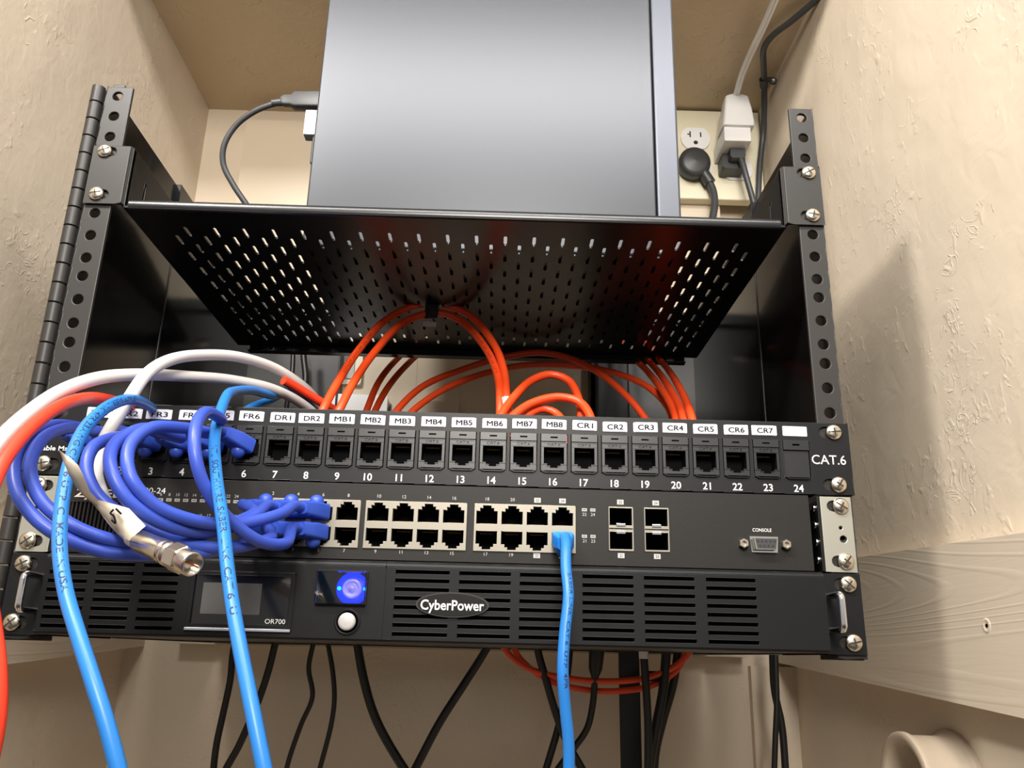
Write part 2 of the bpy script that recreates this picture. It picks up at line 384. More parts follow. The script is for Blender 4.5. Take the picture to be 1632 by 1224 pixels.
# piano hinge down the left rail
hg = MB().box(-244, -240.2, 3, 5, -2, 357, 'railmetal').build('hinge', rack, bevel=.3)
kz = -2
kn = None
while kz < 357:
    h = min(12.9, 358.5-kz)
    if kn is None or h < 12.5:
        k = MB().lathe([(4.3, 0), (4.3, h-.8)], (-246.5, 1, kz), (0, 0, 1), 'railmetal', 18)
        o = k.build('knuckle', hg, org=(-246.5, 1, kz)); kn = kn or o
    else: copy_part(kn, hg, (-246.5, 1, kz))
    kz += 13.3

# mounting screws: one pan head with cross recess, copied
def screw_mesh():
    b = MB().lathe([(4.2, 0), (4.75, .5), (4.7, 1.1), (4.0, 1.9), (2.6, 2.45), (0, 2.6)], (0, 0, 0), (0, -1, 0), 'nickel', 24)
    b.box(-3.6, 3.6, -2.62, -1.2, -.42, .42, 'slot').box(-.42, .42, -2.62, -1.2, -2.3, 2.3, 'slot')
    b.lathe([(2.2, 0), (2.2, 8)], (0, 0, 0), (0, 1, 0), 'nickel', 10)
    return b
_scr = None
def screw(parent, x, z, y, a):
    global _scr
    if _scr is None:
        o = screw_mesh().build('mounting_screw', parent, org=(x, y, z)); o.rotation_euler = (0, a, 0); _scr = o; tag(o, 'bright nickel pan-head screw')
        # moved to its own local frame
        for v in o.data.vertices: v.co = v.co+Vector((x, y, z))*S
        return o
    return copy_part(_scr, parent, (x, y, z), (0, a, 0))

# ------------------------------------------------------------ vented shelf
sh = thing('vented_rack_shelf', (0, 0, 265), 'black vented steel rack shelf with rows of slots, carrying the computer', 'rack shelf')
hl = []
for c in range(-20, 22):
    x = c*9.85+3
    if abs(x-2) > 200: continue
    odd = c % 2
    rows = 9
    for r_ in range(rows):
        yc = 31+r_*25.2+(12.6 if not odd else 0)
        if yc < 245: hl.append(('o', x-4.925, x+4.925, yc-12.6, yc+12.6, capsule(x, yc, 2.3, 13.5)))
b = MB()
cols = {}
for h in hl: cols.setdefault((h[1], h[2]), []).append(h)
ks = sorted(cols)
b.plate(-215, ks[0][0], 0, 255, 265, 266.4, [], XY, 'shelf'); b.plate(ks[-1][1], 215, 0, 255, 265, 266.4, [], XY, 'shelf')
for k in ks:
    b.plate(k[0], k[1], 0, 255, 265, 266.4, cols[k], XY, 'shelf')
b.build('shelf_plate', sh)
MB().prism([(0, 265), (1.5, 264.2), (3.2, 265), (3.4, 269.6), (2.2, 271.2), (.6, 271), (-.4, 269), (-.4, 266.5)], -212, 212, YZ, 'shelf', True).build('front_lip', sh, bevel=.3)
MB().box(-203, 203, 252, 255, 257, 265, 'shelf').box(-203, 203, 246, 252, 257, 258.2, 'shelf').build('rear_lip', sh, bevel=.5)
first = None
for side in (-1, 1):
    b = MB(); f = lambda u, v, w: (w*side, u, v)
    hs = [('r', 22, 25, 276, 296), ('r', 25, 36, 276, 279), ('r', 45, 60, 283, 286.5), ('r', 70, 73, 276, 290)]
    b.plate(0, 110, 266.4, 309, 214.6, 216.2, hs, f, 'shelf')
    b.prism([(110, 266.4), (255, 266.4), (255, 272), (110, 309)], 214.6*side, 216.2*side, YZ, 'shelf')
    b.build('side_bracket', sh, bevel=.3)
    cx = 232.55
    b = MB(); f2 = lambda u, v, w: (u*side, w, v)
    b.plate(216, 239.6, 267, 309.5, -2.2, -.3, [('o', 220, 238, 268, 278.5, capsule(230.8, 273.05, 11, 6.4)), ('o', 220, 238, 299.5, 308.8, capsule(230.8, 304.8, 11, 6.4))], f2, 'railmetal')
    b.prism([(217.0, -2.2), (216, -1.2), (214.6, .4), (214.6, 4), (216.2, 4), (217, 0)], 267, 309.5, lambda u, v, w: (u*side, v, w), 'railmetal', True)
    b.build('mounting_ear', sh, bevel=.7)
    for z in (273.05, 304.8): screw(sh, cx*side, z, -2.2, random.uniform(-.6, .6))

# ------------------------------------------------------------ patch panel
pp = thing('patch_panel', (0, 0, 88.9), 'black 24-port patch panel with white room labels and CAT.6 printed at its right end', 'patch panel')
JX = lambda i: -97.5+18.04*(i-7)
hl = []
for i in range(1, 25): hl.append(('r', JX(i)-7.9, JX(i)+7.9, 98.6, 121.2))
for side in (-1, 1):
    for z in (95.25, 127):
        c = (230.3)*side; hl.append(('o', *sorted((221*side, 238*side)), z-5, z+5, capsule(c, z, 13, 6.6)))
b = MB().plate(-241.3, 241.3, 89.4, 132.8, -2, 0, hl, XZ, 'panel')
b.box(-220, 220, 0, 14, 129.6, 130.6, 'panel'); b.box(-220, 220, 0, 10, 89.4, 90.4, 'panel')
b.build('faceplate', pp, bevel=.35)
b = MB()
for i in range(1, 25): b.text(str(i), JX(i)+(-.3), 91.9+.6, -2.14, 4.2, 'white', bold=.012)
b.text('CAT.6', 228.2, 110.2, -2.14, 5.6, 'white', width=20.3)
b.text('Cable Matters', -238.0, 104.6, -2.14, 2.8, 'white', width=27, align='l', bold=.01)
tag(b.build('lettering', pp), 'white port numbers and CAT.6 printing')
def jack(blank=False):
    b = MB()
    if blank:
        b.box(-7.5, 7.5, -1.2, 9, -11, 5, 'jack'); b.box(-7.6, 7.6, -1.9, 9, 5.4, 11, 'jack')
        b.plate(-7.6, 7.6, 5.4, 11, -2.4, -1.8, [('r', -2.2, 2.2, 8, 9)], XZ, 'jack')
        b.box(-2.2, 2.2, -1.9, -1.85, 8, 9, 'slot')
    else:
        hs = [('r', -6, 6, -7.0, 3.0), ('r', -4, 4, -8.2, -7.0), ('r', -2.2, 2.2, -9.4, -8.2)]
        b.plate(-7.5, 7.5, -11, 6.2, -2.1, -1.2, hs, XZ, 'jack'); b.plate(-7.5, 7.5, -11, 6.2, -1.2, 6, hs, XZ, 'dark')
        b.plate(-7.6, 7.6, 6.6, 11, -2.7, -1.4, [('r', -2.2, 2.2, 8.4, 9.4)], XZ, 'jack'); b.box(-7.4, 7.4, -1.4, 6, 6.2, 11, 'slot')
        b.box(-6, 6, 8, 8.5, -9.4, 3, 'dark'); b.plate(-6, 6, -9.4, 3, 6, 8, [('r', -5.9, 5.9, -9.3, 2.9)], XZ, 'dark')
        b.box(-7.0, 7.0, -2.35, -2.1, 3.3, 3.7, 'jack'); b.box(-6.8, 6.8, -2.35, -2.1, 5.6, 6.0, 'jack')
        b.text('CAT.6', 0, 4.7, -2.16, 1.5, 'upsdark', width=7.5)
        for k in range(8): b.box(-3.7+k*1.02, -3.3+k*1.02, 4, 8, 1.6, 2.4, 'contact')
        # the little steps either side of the latch notch
        for sx in (-1, 1):
            b.box(*sorted((4*sx, 7.4*sx)), -2.5, -2.0, -7.5, -7.0, 'jack'); b.box(*sorted((2.2*sx, 4.2*sx)), -2.5, -2.0, -8.6, -8.2, 'jack')
    # sprung retaining tongue under the jack
    pts = [(-7.6, -11.3), (-5.6, -12.5), (5.6, -12.5), (7.6, -11.3), (7.2, -11.0), (5.3, -11.9), (-5.3, -11.9), (-7.2, -11.0)]
    b.prism(pts, -3.2, 0, XZ, 'rackmetal')
    return b
jp = None
for i in range(1, 24):
    loc = (JX(i), 0, 110.2)
    if jp is None:
        jp = jack().build('keystone_jack', pp, bevel=.18, org=(0, 0, 0)); jp.location = (Vector(loc)-Vector(wl(pp)))*S
    else: copy_part(jp, pp, loc)
o = jack(True).build('blank_insert', pp, bevel=.18, org=(0, 0, 0)); o.location = (Vector((JX(24), 0, 110.2))-Vector(wl(pp)))*S
names = ['FR%d' % k for k in range(1, 7)]+['DR1', 'DR2']+['MB%d' % k for k in range(1, 9)]+['CR%d' % k for k in range(1, 8)]+['']
for i, nm in enumerate(names, 1):
    dx = random.uniform(-.5, .5); dz = random.uniform(-.25, .25); a = random.uniform(-.02, .02); x = JX(i)+(.3 if i < 24 else -.5)
    fn = lambda u, v, w, x=x, a=a: (x+u+dx-v*a, w, 127+dz+v+u*a)
    b = MB().prism(rounded(-7.3, 7.3, -3.1, 2.9, .5), -2.0, -2.25, fn, 'sticker')
    if nm: b.prism(rounded(-7.0+dx*2, 6.3+dx*2, -3.0, 3.0, .3), -2.25, -2.45, fn, 'sticker')
    lab = b.build('label_sticker', pp); tag(lab, ('white sticker reading '+nm) if nm else 'plain white sticker with no writing')
    if nm:
        b = MB()
        for sh_ in (-.09, .09): b.text(nm, sh_, 0, 0, 3.1, 'ink', width=9.5, fn=lambda u, v, fn=fn, e=sh_: fn(u+.2, v-.1, -2.62-e*.1))
        b.build('lettering', lab)
for side in (-1, 1):
    for z in (95.25, 127): screw(pp, 232.55*side, z, -2, random.uniform(-1, 1))

# ------------------------------------------------------------ network switch
sw = thing('network_switch', (0, 100, 44.45), 'dark grey rack network switch with silver port blocks, between the patch panel and the UPS', 'network switch')
y0 = -3.0
blocks = [(-104.6, 4), (-43.4, 4), (19.2, 4)]; PW = 14.5
BW = 58.2
hl = [('r', bx, bx+BW, 51.5, 78.4) for bx, n in blocks]+[('r', 96.6, 110.7, 53.6, 78.6), ('r', 117.2, 131.3, 53.6, 78.6)]
hl += [('r', -212, -184, 47+0, 73.5)]
b = MB().plate(-213.5, 213.5, 45.2, 88.2, y0, y0+1.5, hl, XZ, 'switch')
b.box(-213.5, 213.5, y0+1.5, 210, 87, 88.2, 'switch').box(-213.5, 213.5, y0+1.5, 210, 45.2, 46.4, 'switch').box(-213.5, -212.3, y0+1.5, 210, 45.2, 88.2, 'switch').box(212.3, 213.5, y0+1.5, 210, 45.2, 88.2, 'switch').box(-213, 213, 208, 210, 45.2, 88.2, 'switch')
b.build('chassis', sw, bevel=.5)
b = MB()
for k in range(12): x = -211.6+k*2.33; b.box(x, x+1.1, y0+.2, y0+3, 47, 73.5, 'switch')
b.box(-212, -184, y0+3, y0+3.6, 47, 73.5, 'upsdark'); b.build('vent_grille', sw)
def port_holes(x, up):
    """stepped opening of one RJ45 port; x is its left edge"""
    a = x+1.2; w_ = 12.0
    if up: return [('r', a, a+w_, 66.8, 74.2), ('r', a+2, a+w_-2, 74.2, 75.9), ('r', a+3.6, a+w_-3.6, 75.9, 77.4)]
    return [('r', a, a+w_, 55.4, 62.8), ('r', a+2, a+w_-2, 53.7, 55.4), ('r', a+3.6, a+w_-3.6, 52.3, 53.7)]
sock = {}
for bi, (bx, n) in enumerate(blocks):
    hs = []
    for k in range(4): hs += port_holes(bx+.1+k*14.5, True)+port_holes(bx+.1+k*14.5, False)
    blk = MB().plate(bx, bx+BW, 51.5, 78.4, y0-.8, y0+3, hs, XZ, 'tin').build('port_block', sw, bevel=.15)
    for k in range(4):
        for u_ in (True, False):
            X = bx+.1+k*14.5
            loc = (X, 0, 0)
            if u_ in sock: copy_part(sock[u_], blk, (X, wl(blk)[1], wl(blk)[2])) ; continue
            b = MB(); z0_, z1_ = (66.2, 77.8) if u_ else (51.9, 63.4)
            b.plate(.6, 13.8, z0_, z1_, y0+3, y0+15, [('r', 1.0, 13.4, z0_+.3, z1_-.3)], XZ, 'dark'); b.box(.6, 13.8, y0+15, y0+15.4, z0_, z1_, 'dark')
            cz = 67.6 if u_ else 62.0
            for q in range(8): b.box(3.6+q*1.02, 4.0+q*1.02, y0+6, y0+12, cz-.3, cz+.3, 'contact')
            o = b.build('port_socket', blk, org=(0, wl(blk)[1], wl(blk)[2])); o.location = (Vector((X, 0, 0))-Vector((wl(blk)[0], 0, 0)))*S
            sock[u_] = o
for X in (96.6, 117.2):
    cg = MB(); hs = [('r', .6, 13.5, 54.4, 64.2), ('r', .6, 13.5, 68.0, 77.9)]
    cg.plate(0, 14.1, 53.6, 78.6, y0-.5, y0+1, hs, lambda u, v, w: (u+X, w, v), 'tin'); cg.plate(0, 14.1, 53.6, 78.6, y0+1, y0+25, hs, lambda u, v, w: (u+X, w, v), 'dark')
    cg.box(X+.6, X+13.5, y0+24, y0+25, 54, 78, 'dark')
    cg.box(X+4.4, X+9.6, y0-1.1, y0, 67.3, 68.9, 'brightsteel').box(X+4.4, X+9.6, y0-1.1, y0, 63.0, 64.6, 'brightsteel').box(X+.2, X+13.9, y0-.9, y0, 65.8, 66.3, 'dark')
    cg.build('sfp_cage', sw, bevel=.15)
# 9-pin console socket
cs = MB().prism([(-8.2, 4.4), (8.2, 4.4), (7.4, -4.6), (-7.4, -4.6)], y0-.7, y0, lambda u, v, w: (185.8+u, w, 59.2+v), 'brightsteel')
cs.prism([(-6.9, 3.4), (6.9, 3.4), (5.9, -3.4), (-5.9, -3.4)], y0-4.5, y0-.7, lambda u, v, w: (185.8+u, w, 59.2+v), 'tin')
cs.prism([(-6.2, 2.8), (6.2, 2.8), (5.3, -2.8), (-5.3, -2.8)], y0-4.7, y0-4.4, lambda u, v, w: (185.8+u, w, 59.2+v), 'rubber')
for k in range(5): cs.lathe([(.75, 0), (.75, .15)], (185.8-4.8+2.4*k, y0-4.7, 60.5), (0, -1, 0), 'slot', 10)
for k in range(4): cs.lathe([(.75, 0), (.75, .15)], (185.8-3.6+2.4*k, y0-4.7, 57.9), (0, -1, 0), 'slot', 10)
cso = cs.build('console_socket', sw, bevel=.3)
for dx in (-12.2, 12.2):
    MB().lathe([(2.9, 0), (2.9, 3.2), (2.5, 3.6), (1.6, 3.6), (1.5, 1.2), (0, 1.2)], (185.8+dx, y0, 59.2), (0, -1, 0), 'nickel', 6, False).build('standoff_nut', cso)
b = MB(); Y = y0-.12
b.text('ZyXEL', -210.5, 78.6, Y, 4.6, 'pink', width=26, align='l', shear=.15, bold=.02)
b.text('GS1900-24', -159.2, 81.0, Y, 3.3, 'white', width=24, align='r')
for k in range(1, 13):
    x = -118.1+(k-12)*4.81; b.text(str(2*k), x, 78.9, Y, 1.7, 'grey'); b.text(str(2*k-1), x, 67.4, Y, 1.7, 'grey')
b.text('LINK/ACT', -115.5, 75.6, Y, 1.2, 'grey', width=6.5, align='l'); b.text('CONSOLE', 185.2, 67.4, Y, 1.9, 'white', width=11)
def centre(bx, k): return bx+.1+k*14.5+7.2
nn = 1
for bi, (bx, n) in enumerate(blocks):
    for k in range(4):
        x = centre(bx, k)
        if nn >= 21:
            for t, z in ((nn+1, 81.2), (nn, 49.6)): b.box(x-1.9, x+1.9, Y, Y+.1, z-1.4, z+1.4, 'grey'); b.text(str(t), x, z, Y-.05, 1.5, 'ink')
        else: b.text(str(nn+1), x, 81.2, Y, 1.9, 'grey'); b.text(str(nn), x, 49.7, Y, 1.9, 'grey')
        nn += 2
for X, u_, d_ in ((103.6, '22', '21'), (124.2, '24', '23')):
    for t, z in ((u_, 81.4), (d_, 50.8)): b.box(X-1.9, X+1.9, Y, Y+.1, z-1.4, z+1.4, 'grey'); b.text(t, X, z, Y-.05, 1.5, 'ink')
for x, t, z in ((82.7, '22', 76.4), (87.6, '24', 76.4), (82.7, '21', 61.2), (87.6, '23', 61.2)): b.text(t, x, z-2.6, Y, 1.8, 'grey')
tag(b.build('lettering', sw), 'pale printing of port numbers and names')
def led(x, z, w_=2.9, h_=1.7):
    return MB().plate(x-w_/2, x+w_/2, z-h_/2, z+h_/2, y0-.12, y0+.4, [('r', x-w_/2+.4, x+w_/2-.4, z-h_/2+.4, z+h_/2-.4)], XZ, 'grey').box(x-w_/2+.4, x+w_/2-.4, y0-.05, y0+.4, z-h_/2+.4, z+h_/2-.4, 'led')
for k in range(1, 13):
    x = -118.1+(k-12)*4.81; led(x, 75.8).build('indicator_light', sw); led(x, 64.5).build('indicator_light', sw)
for x in (82.7, 87.6):
    for z in (76.4, 61.2): led(x, z).build('indicator_light', sw)
for side in (-1, 1):
    hs = [('o', 224.5, 238.2, z-4.5, z+4.5, capsule(230.6, z, 12, 6.4)) for z in (50.8, 82.55)]
    hs += [('o', 228, 236, 68, 72, circ(231.5, 70, 1.1, 12)), ('o', 227, 238, 60, 67, circ(232.5, 63.5, 2.1, 14))]
    b = MB().plate(220.8, 238.6, 45, 88, -2.0, 0, hs, lambda u, v, w: (u*side, w, v), 'zinc')
    ear = b.build('mounting_ear', sw, bevel=.4); tag(ear, 'silver zinc ear plate')
    b = MB().box(*sorted((219.2*side, 220.8*side)), -1.5, 60, 45, 88, 'rackmetal').box(*sorted((213.5*side, 219.2*side)), 55, 60, 46, 87, 'rackmetal')
    for z in (52, 62, 72, 82): b.lathe([(2.2, 0), (2.2, 1), (1.2, 1.6), (0, 1.7)], (219.2*side, 4, z), (-side, 0, 0), 'brightsteel', 12)
    b.build('ear_bracket', sw, bevel=.3)
    for z in (50.8, 82.55): screw(sw, 232.55*side, z, -2, random.uniform(-1, 1))

# ------------------------------------------------------------ UPS
up_ = thing('rackmount_power_supply', (0, 100, 0), 'black rackmount power supply with vents and a glowing blue button, lowest in the rack', 'power supply')
yf = -13.0
def slots(x0, x1): return [('r', x0, x1, 3.9+k*4.72, 5.9+k*4.72) for k in range(8)]
vents = [(-211.5, -190.8), (-186, -166), (-161, -141.2), (-22.5, 7), (12.6, 40.8), (46, 72), (80.6, 108.6), (114.6, 142.5), (149, 176.5)]
def bezel(x0, x1, vs, extra, name):
    hs = []
    for v in vs: hs += slots(*v)
    hs += extra
    b = MB().plate(x0, x1, 2.0, 40.6, yf, yf+2.5, hs, XZ, 'ups')
    # rounded top and bottom edges running back to the rails
    top = [(yf, 40.6), (yf+.6, 42.2), (yf+2, 43.3), (yf+4, 43.8), (0, 43.8), (0, 42.4), (yf+4, 42.2), (yf+2.5, 40.6)]
    bot = [(yf, 2.0), (yf+.8, .9), (yf+2.2, .4), (0, .4), (0, 1.6), (yf+2.5, 2.0)]
    b.prism(top, x0, x1, YZ, 'ups', True); b.prism(bot, x0, x1, YZ, 'ups', True)
    for xx in (x0, x1-1.2): b.box(xx, xx+1.2, yf+2.4, 0, 1, 43, 'ups')
    return b.build(name, up_, bevel=.25)
bezel(-214.5, -28.2, vents[:3], [('r', -134, -77.2, 4.8, 35.6), ('r', -65.2, -37.6, 19.4, 37.4)], 'bezel')
bezel(-28, 215.0, vents[3:], [], 'bezel')
MB().box(-214, 214, yf+5, yf+5.5, 1, 43, 'upsdark').box(-215, 215, 0, 230, .4, 43.8, 'ups').build('housing', up_, bevel=.4)
for side in (-1, 1):
    f2 = lambda u, v, w: (u*side, w, v)
    hs = [('o', 224.5, 238, z-5, z+5, capsule(230.6, z, 12, 6.6)) for z in (6.35, 38.1)]
    b = MB().plate(215, 239.5, .2, 43.9, -2, 0, hs, f2, 'ups'); b.build('mounting_ear', up_, bevel=.5)
    pts = spline([Vector((220*side, -2, 31)), Vector((220*side, -18, 31)), Vector((220*side, -20.6, 30.6)), Vector((220*side, -21.8, 29.3)), Vector((220*side, -22, 27)), Vector((220*side, -22, 16.6)), Vector((220*side, -21.8, 14.3)), Vector((220*side, -20.6, 13)), Vector((220*side, -18, 12.6)), Vector((220*side, -2, 12.6))], 1.2)
    tag(MB().tube(pts, 1.9, 'brightsteel', 14).build('handle', up_), 'chrome pull handle')
    for z in (6.35, 38.1): screw(up_, 232.55*side, z, -2, random.uniform(-1, 1))
d = MB().plate(-134, -77.2, 4.8, 35.6, yf-1, yf+1.5, [('r', -131.5, -79.5, 8, 33.5)], XZ, 'ups').box(-134, -77.2, yf-1.7, yf-.9, 4.2, 5.8, 'silver').build('display_bezel', up_, bevel=.3)
sc = MB().box(-131.5, -79.5, yf, yf+1, 8, 33.5, 'screen').build('screen', d); tag(sc, 'dark display glass')
tag(MB().box(-127, -95, yf-.08, yf, 13, 29.5, 'lcd').build('display_window', sc), 'grey unlit display window')
tag(MB().text('OR700', -86.0, 9.8, yf-.15, 2.5, 'white', width=11).build('lettering', sc), 'white OR700 printing')
pb = MB().box(-65, -37.8, yf+4.6, yf+5, 19.5, 37.3, 'upsdark').plate(-65.2, -37.6, 19.4, 37.4, yf-.4, yf+5, [('r', -64.6, -38.2, 20, 36.8)], XZ, 'ups').build('power_button_well', up_)
ring_c = (-46.4, yf+4.2, 28.3)
tag(MB().lathe([(0, .1), (5.3, .1), (8.8, .1), (8.8, -.8), (0, -.8)], ring_c, (0, -1, 0), 'glow', 40).build('light_ring', pb), 'glowing blue ring')
b = MB()
for sx in (-1, 1): b.lathe([(1.0, 0), (1.0, .5), (0, .7)], (ring_c[0]+sx*7.2, yf+4.0, 28.3), (0, -1, 0), 'glow2', 14)
b.build('light_spot', pb)
b = MB().lathe([(5.4, 0), (5.4, 1.2), (4.9, 1.6), (3.6, 1.6), (3.4, 1.3), (2.0, 1.3), (1.9, 1.6), (0, 1.6)], (ring_c[0], yf+4.1, 28.3), (0, -1, 0), 'button', 32)
tag(b.build('power_button', pb), 'violet round push button')
c = MB().plate(-64.9, -38.0, 19.6, 37.2, yf-2.6, yf+.5, [('r', -64.2, -38.7, 20.3, 36.5)], XZ, 'clear').box(-64.9, -38.0, yf-3.2, yf-2.6, 19.6, 37.2, 'clear').box(-65.4, -64.6, yf-3, yf, 20, 37, 'clear')
tag(c.build('clear_cover', pb, bevel=.2), 'transparent flip cover')
b = MB().lathe([(7.2, 0), (7.0, .6), (5.9, .4), (5.6, 0)], (-47.1, yf, 10.6), (0, -1, 0), 'ups', 32); b.lathe([(5.7, .05), (0, .05)], (-47.1, yf, 10.6), (0, -1, 0), 'upsdark', 28)
st = b.build('button_surround', up_)
tag(MB().lathe([(4.7, 0), (4.7, 2.0), (4.3, 2.6), (3.2, 2.9), (0, 3.0)], (-47.1, yf, 10.6), (0, -1, 0), 'white_button', 28).build('push_button', st), 'pale grey round button')
el = [(20.0*math.cos(2*math.pi*i/48), 6.7*math.sin(2*math.pi*i/48)) for i in range(48)]
em = MB().prism(el, yf-1.2, yf, lambda u, v, w: (9.4+u, w, 20.8+v), 'railmetal', True)
em.prism([(u*.94, v*.88) for u, v in el], yf-1.5, yf-1.2, lambda u, v, w: (9.4+u, w, 20.8+v), 'rackmetal', True)
emo = em.build('emblem', up_, bevel=.3)
tag(MB().text('CyberPower', 9.4, 20.6, yf-1.65, 5.2, 'white', width=34.5, bold=.015).build('lettering', emo), 'white CyberPower lettering')

# ------------------------------------------------------------ desktop computer on the shelf
pc = thing('desktop_computer', (20, 50, 266.6), 'grey steel computer case standing on its side edge on the vented shelf', 'computer')
MB().box(-111, 141, 50, 222, 267.2, 590, 'pc').build('case', pc, bevel=1.2)
MB().box(141.6, 158.5, 48.5, 223, 267.2, 590, 'pcbezel').build('front_bezel', pc, bevel=1.6)
tag(MB().box(-126, -111, 74, 84, 374, 396, 'whitep').build('connector', pc, bevel=.8), 'white plug on the rear face')
tag(MB().box(-119, -111, 76, 92, 350, 374, 'rubber').build('socket_block', pc, bevel=1), 'dark socket block')

# ------------------------------------------------------------ cables
def cable(name, pts, r, m, label, cat='cable', group=None, step=4):
    """a round cord through its points; the root carries the cord and any plugs"""
    V = [p if isinstance(p, Vector) else P(*p) for p in pts]; c = spline(V, step)
    t = thing(name, V[0], label, cat, group)
    MB().tube(c, r, m).build('cord', t); return t, c
def print_on(parent, c, r, string, start, h, m, sp=1.0, repeat=1, side=-1, y_off=0):
    """ink on the cord: text runs along the centre line, wrapped round the jacket"""
    F = frames(c); L = [0]
    for a, b_ in zip(F, F[1:]): L.append(L[-1]+(b_[0]-a[0]).length)
    def at(s):
        s = max(0, min(s, L[-1]-1e-4)); i = 0
        lo, hi = 0, len(L)-1
        while hi-lo > 1:
            md = (lo+hi)//2
            if L[md] <= s: lo = md
            else: hi = md
        q = (s-L[lo])/max(1e-6, L[lo+1]-L[lo]); return F[lo][0].lerp(F[lo+1][0], q), F[lo][1].lerp(F[lo+1][1], q).normalized()
    vs, fs, bb = glyphs(string, .01); k = h/.7; out = []
    for u, v in vs:
        p, t = at(start+(u-bb[0])*k*sp); n = CAM-p; n = (n-t*n.dot(t)).normalized(); bt = t.cross(n)*side
        ph = (v-.35)*k/r+y_off
        out.append(p+(n*math.cos(ph)+bt*math.sin(ph))*(r+.06))
    return MB().add(out, fs, m).build('lettering', parent)

# plug with moulded boot, built pointing +y (towards the socket), clip bump on top (+z)
def boot(mt):
    b = MB()
    prof = [(-5.9, -4.4, 5.9, 4.6, 0), (-5.9, -4.4, 5.9, 4.6, -9), (-5.2, -4.1, 5.2, 4.2, -13), (-4.2, -3.9, 4.2, 3.9, -17), (-3.7, -3.6, 3.7, 3.6, -19)]
    rings = []
    for x0, z0, x1, z1, y in prof: rings.append([(u, y, v) for u, v in rounded(x0, x1, z0, z1, 1.6)])
    n = len(rings[0]); vs = [p for r_ in rings for p in r_]; fs = []
    for j in range(len(rings)-1):
        for i in range(n): fs.append((j*n+i, j*n+(i+1) % n, (j+1)*n+(i+1) % n, (j+1)*n+i))
    fs2 = [list(range(n)), [(len(rings)-1)*n+i for i in range(n)]]
    b.add(vs, fs, mt, True); b.add(vs, fs2, mt)
    for y in (-10.5, -13.2, -15.8): b.prism(rounded(-5.4+(-y-10)*.2, 5.4-(-y-10)*.2, -4.3, 4.3, 1.8), y-.6, y+.6, XZ, mt, True)
    return b
def boot_patch(mt, clip=1):
    b = boot(mt); r = 4.2
    b.lathe([(r*math.sin(math.pi*k/10), -r*math.cos(math.pi*k/10)) for k in range(11)], (0, -5.5, 5.2*clip), (0, -1, 0), mt, 18)
    b.box(-5.4, 5.4, 0, 5, -3.6, 3.2, 'dark')
    return b
_bp = {}
def add_plug(parent, loc, kind, rot):
    if kind not in _bp:
        mt, clip = kind; o = boot_patch(mt, clip).build('plug', parent, org=(0, 0, 0)); o.location = (Vector(loc)-Vector(wl(parent)))*S; o.rotation_euler = rot; _bp[kind] = o
        return o
    return copy_part(_bp[kind], parent, loc, rot)

BX = blocks[0][0]
PORT = {}
for k in range(4): PORT[2*k+2] = (centre(BX, k), y0-1, 70.6); PORT[2*k+1] = (centre(BX, k), y0-1, 59.0)
JK = {i: (JX(i), -2.6, 108.0) for i in range(1, 7)}
def V3(p, dx=0, dy=0, dz=0): return Vector((p[0]+dx, p[1]+dy, p[2]+dz))
def patch(jk, port, mid, label, jr=(0, 0, 0), pr=(0, 0, 0), r=3.0):
    def end(p, rot, back):
        m_ = Matrix.Rotation(rot[2], 3, 'Z') @ Matrix.Rotation(rot[0], 3, 'X'); return Vector(p)+m_ @ Vector((0, -back, 0))
    j = JK[jk]; q = PORT[port]
    V = [end(j, jr, 15), end(j, jr, 24)]+[P(*m_) for m_ in mid]+[end(q, pr, 24), end(q, pr, 15)]
    t, c = cable('patch_cable', V, r, 'blue', label, 'network cable', 'royal blue patch cables looping at the left', step=3)
    add_plug(t, j, ('blueplug', -1), jr); add_plug(t, q, ('blueplug', 1 if port % 2 == 0 else -1), pr)
    return t, c
LJ = (-.12, 0, -.5); LP = (0, 0, -.42)
patch(6, 5, [(352, 668, -62), (328, 657, -82), (312, 680, -98), (311, 725, -104), (326, 775, -100), (362, 825, -88), (412, 862, -72), (455, 866, -50)], 'royal blue patch cable looping up from the jack labelled FR6', (-.25, 0, -.55), LP)
patch(5, 6, [(332, 690, -55), (290, 682, -78), (238, 683, -100), (206, 712, -112), (208, 760, -118), (245, 804, -112), (310, 830, -98), (380, 835, -76), (445, 820, -52)], 'royal blue patch cable from jack 5, innermost of the loops at jacks 3 to 5', LJ, LP)
patch(4, 4, [(288, 698, -52), (250, 684, -75), (212, 688, -98), (180, 712, -112), (178, 752, -120), (205, 798, -118), (262, 835, -106), (330, 848, -86), (400, 826, -60)], 'royal blue patch cable from jack 4, second of the loops at jacks 3 to 5', LJ, LP)
patch(3, 3, [(222, 698, -52), (180, 698, -82), (146, 716, -100), (138, 750, -106), (158, 792, -108), (215, 832, -102), (290, 866, -92), (370, 872, -76), (430, 858, -55)], 'royal blue patch cable from jack 3, ending in the lower row of switch ports', LJ, LP)
patch(2, 2, [(165, 690, -48), (115, 682, -72), (68, 700, -98), (48, 745, -112), (66, 798, -118), (120, 840, -116), (200, 865, -106), (285, 862, -92), (360, 838, -70), (405, 818, -52)], 'royal blue patch cable from jack 2, the inner of the two far-left loops', LJ, LP)
patch(1, 1, [(130, 682, -50), (85, 678, -76), (40, 700, -100), (22, 745, -114), (32, 795, -120), (80, 845, -120), (160, 878, -110), (260, 884, -98), (340, 878, -80), (400, 862, -60)], 'royal blue patch cable from jack 1, the outermost loop at far left', LJ, LP)

